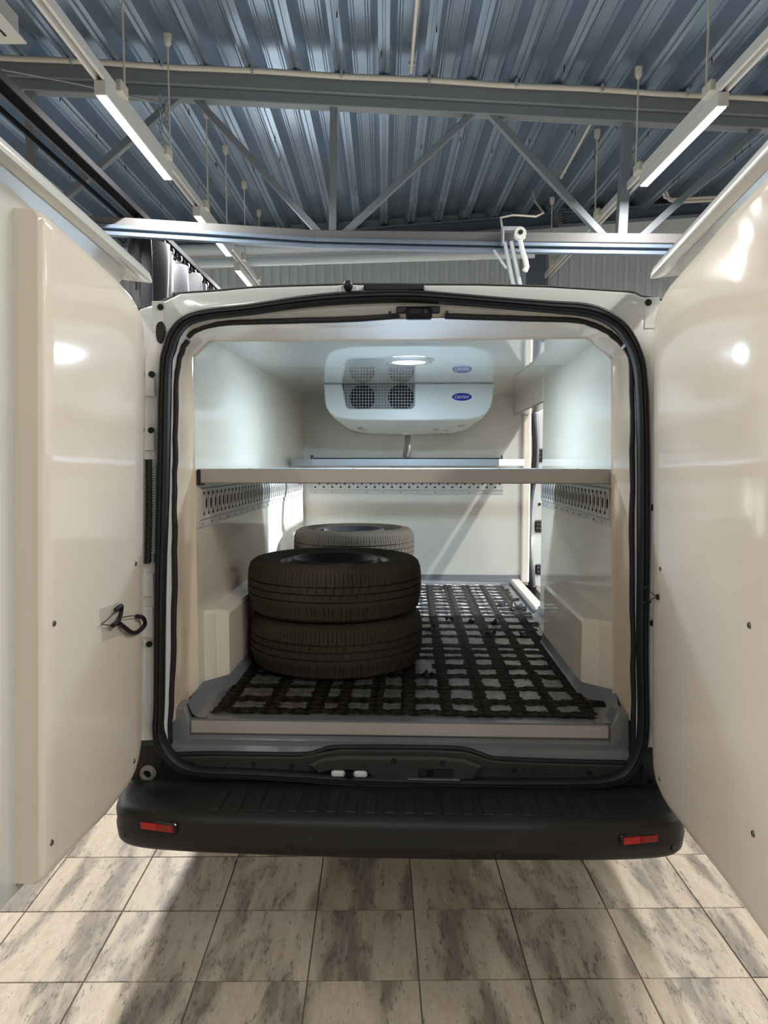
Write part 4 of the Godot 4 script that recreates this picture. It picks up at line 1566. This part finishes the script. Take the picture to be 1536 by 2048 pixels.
func tyre_mesh() -> ArrayMesh:
	# rows across the tread; sipes and grooves are pressed in
	var prof := [V(0.206, 0.034), V(0.208, 0.026), V(0.216, 0.016), V(0.222, 0.0125), V(0.226, 0.0125), V(0.245, 0.005), V(0.268, 0.0005), V(0.272, 0.0025), V(0.290, 0.0015), V(0.308, 0.006), V(0.318, 0.0125), V(0.3255, 0.019)]
	var tread := [[0.026, 0.3300], [0.0275, 0.3308], [0.034, 0.3328], [0.046, 0.3345], [0.0555, 0.3352], [0.0635, 0.3357], [0.0645, -1.0], [0.0695, -1.0], [0.0705, 0.3360], [0.074, 0.3360], [0.082, 0.3362], [0.0845, 0.3362], [0.0945, 0.3362], [0.0955, -1.0], [0.1005, -1.0], [0.1015, 0.3362], [0.104, 0.3362], [0.112, 0.3362], [0.120, 0.3362], [0.1245, 0.3360], [0.1255, -1.0], [0.1305, -1.0], [0.1315, 0.3357], [0.1405, 0.3355], [0.150, 0.3345], [0.163, 0.3330], [0.1695, 0.3308], [0.171, 0.3300]]
	var H := 0.205
	var cols := 68 * 16
	var rows := []
	var list := []
	for p in prof:
		list.append([p.y, p.x, 0])
	for i in tread.size():
		var q: Array = tread[i]
		var y: float = 0.0165 + q[0] * 0.8713 + 0.006
		list.append([y, q[1], 1])
	for i in prof.size():
		var p: Vector2 = prof[prof.size() - 1 - i]
		list.append([H - p.y, p.x, 0])
	for k in cols:
		var a := TAU * k / cols
		var ph := k % 16
		var cell := int(k / 16)
		var ring := PackedVector3Array()
		for e in list:
			var y: float = e[0]
			var r: float = e[1]
			if r < 0.0:
				r = 0.3285
			elif e[2] == 1:
				var f := y / H
				# shoulder sipes long and short, rib sipes
				if f > 0.69 and f < 0.88 and ph == 0:
					r -= 0.0060 if f < 0.80 else 0.0045
				elif f > 0.74 and f < 0.91 and ph == 8:
					r -= 0.0040
				elif f > 0.08 and f < 0.30 and (ph == 4 or (ph == 11 and cell % 2 == 0)):
					r -= 0.0055
				elif f > 0.555 and f < 0.66 and ph == (3 if f < 0.58 else 2 if f < 0.61 else 1):
					r -= 0.0055
				elif f > 0.43 and f < 0.52 and ph == (6 if f < 0.46 else 7 if f < 0.49 else 9):
					r -= 0.0040
			ring.append(Vector3(r * cos(a), y, r * sin(a)))
		rows.append(ring)
	var b := B.new()
	b.loft(rows, false, true, 0.8)
	return b.mesh()

func wheels() -> void:
	var tm := tyre_mesh()
	var rb := B.new()
	rb.lathe(PackedVector2Array([V(0.206, 0.172), V(0.212, 0.180), V(0.212, 0.187), V(0.206, 0.189), V(0.198, 0.183), V(0.193, 0.165), V(0.190, 0.120), V(0.186, 0.060), V(0.190, 0.03), V(0.205, 0.020)]), 56)
	var db := B.new()
	db.lathe(PackedVector2Array([V(0.189, 0.118), V(0.182, 0.140), V(0.174, 0.175), V(0.169, 0.193), V(0.163, 0.199), V(0.155, 0.197), V(0.135, 0.172), V(0.112, 0.150), V(0.085, 0.142), V(0.050, 0.142), V(0.034, 0.138), V(0.033, 0.10)]), 56)
	for i in 5:
		var a := TAU * i / 5
		db.cyl(Vector3(0.062 * cos(a), 0.138, 0.062 * sin(a)), Vector3(0.062 * cos(a), 0.146, 0.062 * sin(a)), 0.010, 8)
	var rim := rb.mesh()
	var dish := db.mesh()
	var spots := [
		[-0.262, 0.6135, -0.755, 0.1, "bottom wheel of the front stack, lying flat on the checker plate floor"],
		[-0.268, 0.8185, -0.752, 1.3, "top wheel of the front stack, nearest dark tyre with a black steel rim"],
		[-0.287, 0.6135, -1.985, 2.0, "bottom wheel of the rear stack, hidden behind the front wheels"],
		[-0.287, 0.8185, -1.985, 2.9, "top wheel of the rear stack by the bulkhead, with a lighter steel rim"],
	]
	for q in spots:
		var w := thing("van_wheel", q[4], "wheel", at(q[0], q[1], q[2]) * Transform3D(Basis(Vector3.UP, q[3]), Vector3.ZERO), "spare wheels stacked in the van")
		part(w, "tyre", tm, M.tyre)
		part(w, "rim", rim, M.rim)
		part(w, "wheel_disc", dish, M.rim)

func fridge() -> void:
	var f := thing("refrigeration_unit", "white refrigeration unit with grille and blue oval badge under the van roof", "refrigeration unit", at(0.015, 1.811, -1.9))
	# local: x about the middle, y down from the roof lining, z from the front face
	var face := PackedVector2Array([V(-0.459, 0.0), V(-0.455, -0.09), V(-0.447, -0.128), V(-0.428, -0.158), V(-0.395, -0.180), V(-0.315, -0.194), V(-0.10, -0.199), V(0.10, -0.199), V(0.315, -0.194), V(0.385, -0.180), V(0.420, -0.160), V(0.440, -0.130), V(0.451, -0.09), V(0.458, 0.0)])
	var plate := face.duplicate()
	for p in [V(0.034, 0.0), V(0.031, -0.110), V(0.026, -0.126), V(0.014, -0.134), V(-0.322, -0.134), V(-0.336, -0.126), V(-0.342, -0.110), V(-0.362, 0.0)]:
		plate.append(p)
	var b := B.new()
	b.prism(plate, Transform3D(), -0.045, 0.0, 0.006)
	# body behind, tapering to the back and below
	var rows := []
	for q in [[-0.045, 1.0, 1.0], [-0.16, 0.99, 1.10], [-0.30, 0.93, 1.205], [-0.42, 0.91, 1.235], [-0.70, 0.90, 1.235]]:
		var ring := PackedVector3Array()
		for p in face:
			var s := 1.0 if absf(p.y) < 0.01 else lerpf(1.0, q[1], clampf(-p.y / 0.16, 0, 1))
			ring.append(Vector3(p.x * s, p.y * q[2], q[0]))
		rows.append(ring)
	b.loft(rows, true, false, 0.75)
	b.fan(rows[0], Vector3.BACK)
	part(f, "housing", b, M.white_plastic)
	# recessed grille
	b = B.new()
	b.box(Vector3(-0.164, -0.067, -0.040), Vector3(0.39, 0.134, 0.006))
	part(f, "grille_backplate", b, mat(rgb(150, 150, 148), 0.5))
	for x in [-0.252, -0.042]:
		var fan := B.new()
		fan.lathe(PackedVector2Array([V(0.066, -0.036), V(0.070, -0.033), V(0.066, -0.030), V(0.060, -0.036), V(0.022, -0.036), V(0.020, -0.028), V(0.0, -0.028)]), 28, Transform3D(Basis(Vector3.RIGHT, PI / 2), Vector3(x, -0.072, 0.0)))
		var fp := part(f, "fan", fan, M.hole)
		for k in 7:
			var a := TAU * k / 7
			box_part(fp, "fan_blade", Vector3(x + cos(a) * 0.040, -0.072 + sin(a) * 0.040, -0.030), Vector3(0.038, 0.014, 0.003), M.rubber, 0.001, Basis(Vector3.BACK, a) * Basis(Vector3.RIGHT, 0.5))
	b = B.new()
	for i in 24:
		var x := -0.347 + i * 0.0163
		b.cyl(Vector3(x, -0.002, -0.014), Vector3(x, -0.130, -0.014), 0.0016, 5)
	for i in 8:
		var y := -0.008 - i * 0.0166
		b.cyl(Vector3(-0.354 + 0.001 * i, y, -0.012), Vector3(0.032, y, -0.012), 0.0016, 5)
	part(f, "grille_mesh", b, M.wire)
	# badge
	b = B.new()
	var ring := PackedVector2Array()
	for i in 40:
		ring.append(V(cos(TAU * i / 40) * 0.0555, sin(TAU * i / 40) * 0.0225))
	b.prism(ring, Transform3D(Basis(), Vector3(0.287, -0.073, 0)), -0.001, 0.0015, 0.0006)
	part(f, "badge_rim", b, M.print_white)
	b = B.new()
	var ring2 := PackedVector2Array()
	for p in ring:
		ring2.append(p * V(0.965, 0.93))
	b.prism(ring2, Transform3D(Basis(), Vector3(0.287, -0.073, 0)), 0.001, 0.0022, 0.0004)
	var bd := part(f, "badge", b, M.blue)
	var tx := TextMesh.new()
	var fo := SystemFont.new()
	fo.font_names = PackedStringArray(["Droid Serif"])
	tx.font = fo
	tx.text = "Carrier"
	tx.font_size = 64
	tx.pixel_size = 0.023 / 64.0
	tx.depth = 0.0012
	var arr := tx.get_mesh_arrays()
	var vs: PackedVector3Array = arr[Mesh.ARRAY_VERTEX]
	for i in vs.size():
		vs[i] = Vector3(vs[i].x + vs[i].y * 0.22, vs[i].y, vs[i].z)
	arr[Mesh.ARRAY_VERTEX] = vs
	var am := ArrayMesh.new()
	am.add_surface_from_arrays(Mesh.PRIMITIVE_TRIANGLES, arr)
	var te := part(bd, "badge_lettering", am, M.print_white)
	te.position = Vector3(0.287, -0.0725, 0.0026)
	# underside plugs and drain hose
	for q in [[-0.28, -0.233, -0.26], [-0.26, -0.241, -0.34], [0.16, -0.236, -0.28], [0.22, -0.243, -0.36], [0.30, -0.222, -0.2]]:
		disc(f, "screw_plug", Vector3(q[0], q[1] - 0.004, q[2]), Vector3.UP, 0.018, 0.012, M.blob)
	b = B.new()
	b.lathe(PackedVector2Array([V(0.0, -0.225), V(0.030, -0.225), V(0.030, -0.252), V(0.026, -0.262), V(0.0, -0.262)]), 18, Transform3D(Basis(), Vector3(-0.006, 0, -0.42)))
	part(f, "drain_spout", b, M.white_plastic)
	b = B.new()
	b.cyl(Vector3(-0.006, -0.258, -0.42), Vector3(-0.006, -0.345, -0.42), 0.015, 12)
	for i in 9:
		var y := -0.264 - i * 0.0085
		b.cyl(Vector3(-0.006, y, -0.42), Vector3(-0.006, y - 0.004, -0.42), 0.0195, 12)
	b.tube(PackedVector3Array([Vector3(-0.006, -0.335, -0.42), Vector3(-0.012, -0.355, -0.425), Vector3(-0.018, -0.37, -0.45), Vector3(-0.018, -0.375, -0.74)]), 0.018, 12)
	part(f, "drain_hose", b, M.drain)

func shelves() -> void:
	var s := thing("cargo_shelf", "long aluminium cargo shelf beam spanning the van from wall to wall, nearest the doors", "shelf", at(0.011, 1.342, -0.30))
	box_part(s, "front_beam", Vector3(0, 0, 0), Vector3(1.352, 0.047, 0.045), M.alu_soft, 0.003)
	box_part(s, "shelf_panel", Vector3(0.0, 0.013, -0.47), Vector3(1.34, 0.012, 0.90), M.galv, 0.002)
	for x in [-0.672, 0.672]:
		box_part(s, "end_bracket", Vector3(x, -0.004, -0.002), Vector3(0.012, 0.052, 0.06), M.black_plastic, 0.003)
	for x in [-0.51, -0.17, 0.30, 0.55]:
		disc(s, "rivet", Vector3(x, 0.0235, 0.005), Vector3.UP, 0.004, 0.003, M.alu)
	var r := thing("cargo_shelf", "blue-grey aluminium cargo shelf with angled front corners against the bulkhead", "shelf", at(0.008, 1.385, -2.0))
	var b := B.new()
	# an open frame: front bar with cut corners, side bars, cross bar
	var top := Transform3D(Basis(Vector3(1, 0, 0), Vector3(0, 0, 1), Vector3(0, -1, 0)), Vector3.ZERO)
	b.prism(PackedVector2Array([V(-0.52, 0.08), V(0.50, 0.08), V(0.652, -0.02), V(0.652, -0.06), V(0.49, 0.035), V(-0.51, 0.035), V(-0.655, -0.06), V(-0.655, -0.02)]), top, -0.019, 0.019, 0.0015)
	part(r, "front_bar", b, M.galv)
	for x in [-0.635, 0.632]:
		box_part(r, "side_bar", Vector3(x, 0, -0.335), Vector3(0.038, 0.036, 0.56), M.galv, 0.003)
	box_part(r, "cross_bar", Vector3(0, 0, -0.60), Vector3(1.23, 0.036, 0.035), M.galv, 0.003)
	box_part(r, "back_strip", Vector3(0, 0.024, -0.60), Vector3(1.22, 0.010, 0.02), M.rubber, 0.001)
	for x in [-0.60, 0.59]:
		var k := disc(r, "clamp_bolt", Vector3(x, 0.030, -0.5), Vector3.UP, 0.010, 0.02, M.steel)
		disc(k, "bolt_head", Vector3(x, 0.040, -0.5), Vector3.UP, 0.006, 0.012, M.steel)

func rail(called: String, label: String, xf: Transform3D, L: float, flange_top: bool) -> void:
	# local: x along the rail, y up, z out of the wall
	var r := thing(called, label, "cargo rail", xf, "slotted lashing rails round the van walls")
	var b := B.new()
	b.prism(PackedVector2Array([V(0.0, 0.0), V(0.004, 0.0), V(0.004, 0.022), V(0.010, 0.027), V(0.010, 0.126), V(0.004, 0.131), V(0.004, 0.152), V(0.0, 0.152)]), Transform3D(Basis(Vector3(0, 0, 1), Vector3(0, 1, 0), Vector3(-1, 0, 0)), Vector3.ZERO), 0.0, -L)
	part(r, "rail_profile", b, M.rail_zinc)
	var n := int(L / 0.0555)
	var bar := B.new()
	bar.box(Vector3(0, 0.078, 0.0115), Vector3(0.012, 0.058, 0.006), 0.002)
	var barm := bar.mesh()
	var slot := B.new()
	slot.box(Vector3(0, 0, 0.0102), Vector3(0.014, 0.008, 0.002), 0.0005)
	var slotm := slot.mesh()
	var oval := B.new()
	var pp := PackedVector2Array()
	for i in 14:
		pp.append(V(cos(TAU * i / 14) * 0.0095, 0.078 + sin(TAU * i / 14) * 0.018))
	oval.prism(pp, Transform3D(), 0.0095, 0.0108)
	var ovalm := oval.mesh()
	for i in n:
		var x := 0.035 + i * 0.0555
		part(r, "slot_bar", barm, M.alu).position.x = x
		for y in [0.044, 0.112]:
			part(r, "bar_slot", slotm, M.hole).position = Vector3(x, y, 0)
		if x + 0.028 < L:
			part(r, "oval_hole", ovalm, M.hole).position.x = x + 0.0277
		if i % 2 == 0:
			disc(r, "rivet", Vector3(x, 0.011, 0.0045), Vector3.BACK, 0.0035, 0.002, M.hole if i % 4 else M.screw)

func rails() -> void:
	rail("cargo_rail", "slotted galvanised lashing rail on the left van wall above the wheels", at(-0.668, 1.172, -0.285) * Transform3D(Basis(Vector3(0, 0, -1), Vector3(0, 1, 0), Vector3(1, 0, 0)), Vector3.ZERO), 2.26, true)
	rail("cargo_rail", "slotted galvanised lashing rail on the right van wall", at(0.692, 1.172, -1.615) * Transform3D(Basis(Vector3(0, 0, 1), Vector3(0, 1, 0), Vector3(-1, 0, 0)), Vector3.ZERO), 1.25, true)
	rail("cargo_rail", "slotted galvanised lashing rail across the bulkhead under the rear shelf", at(-0.627, 1.180, -2.65), 1.25, true)
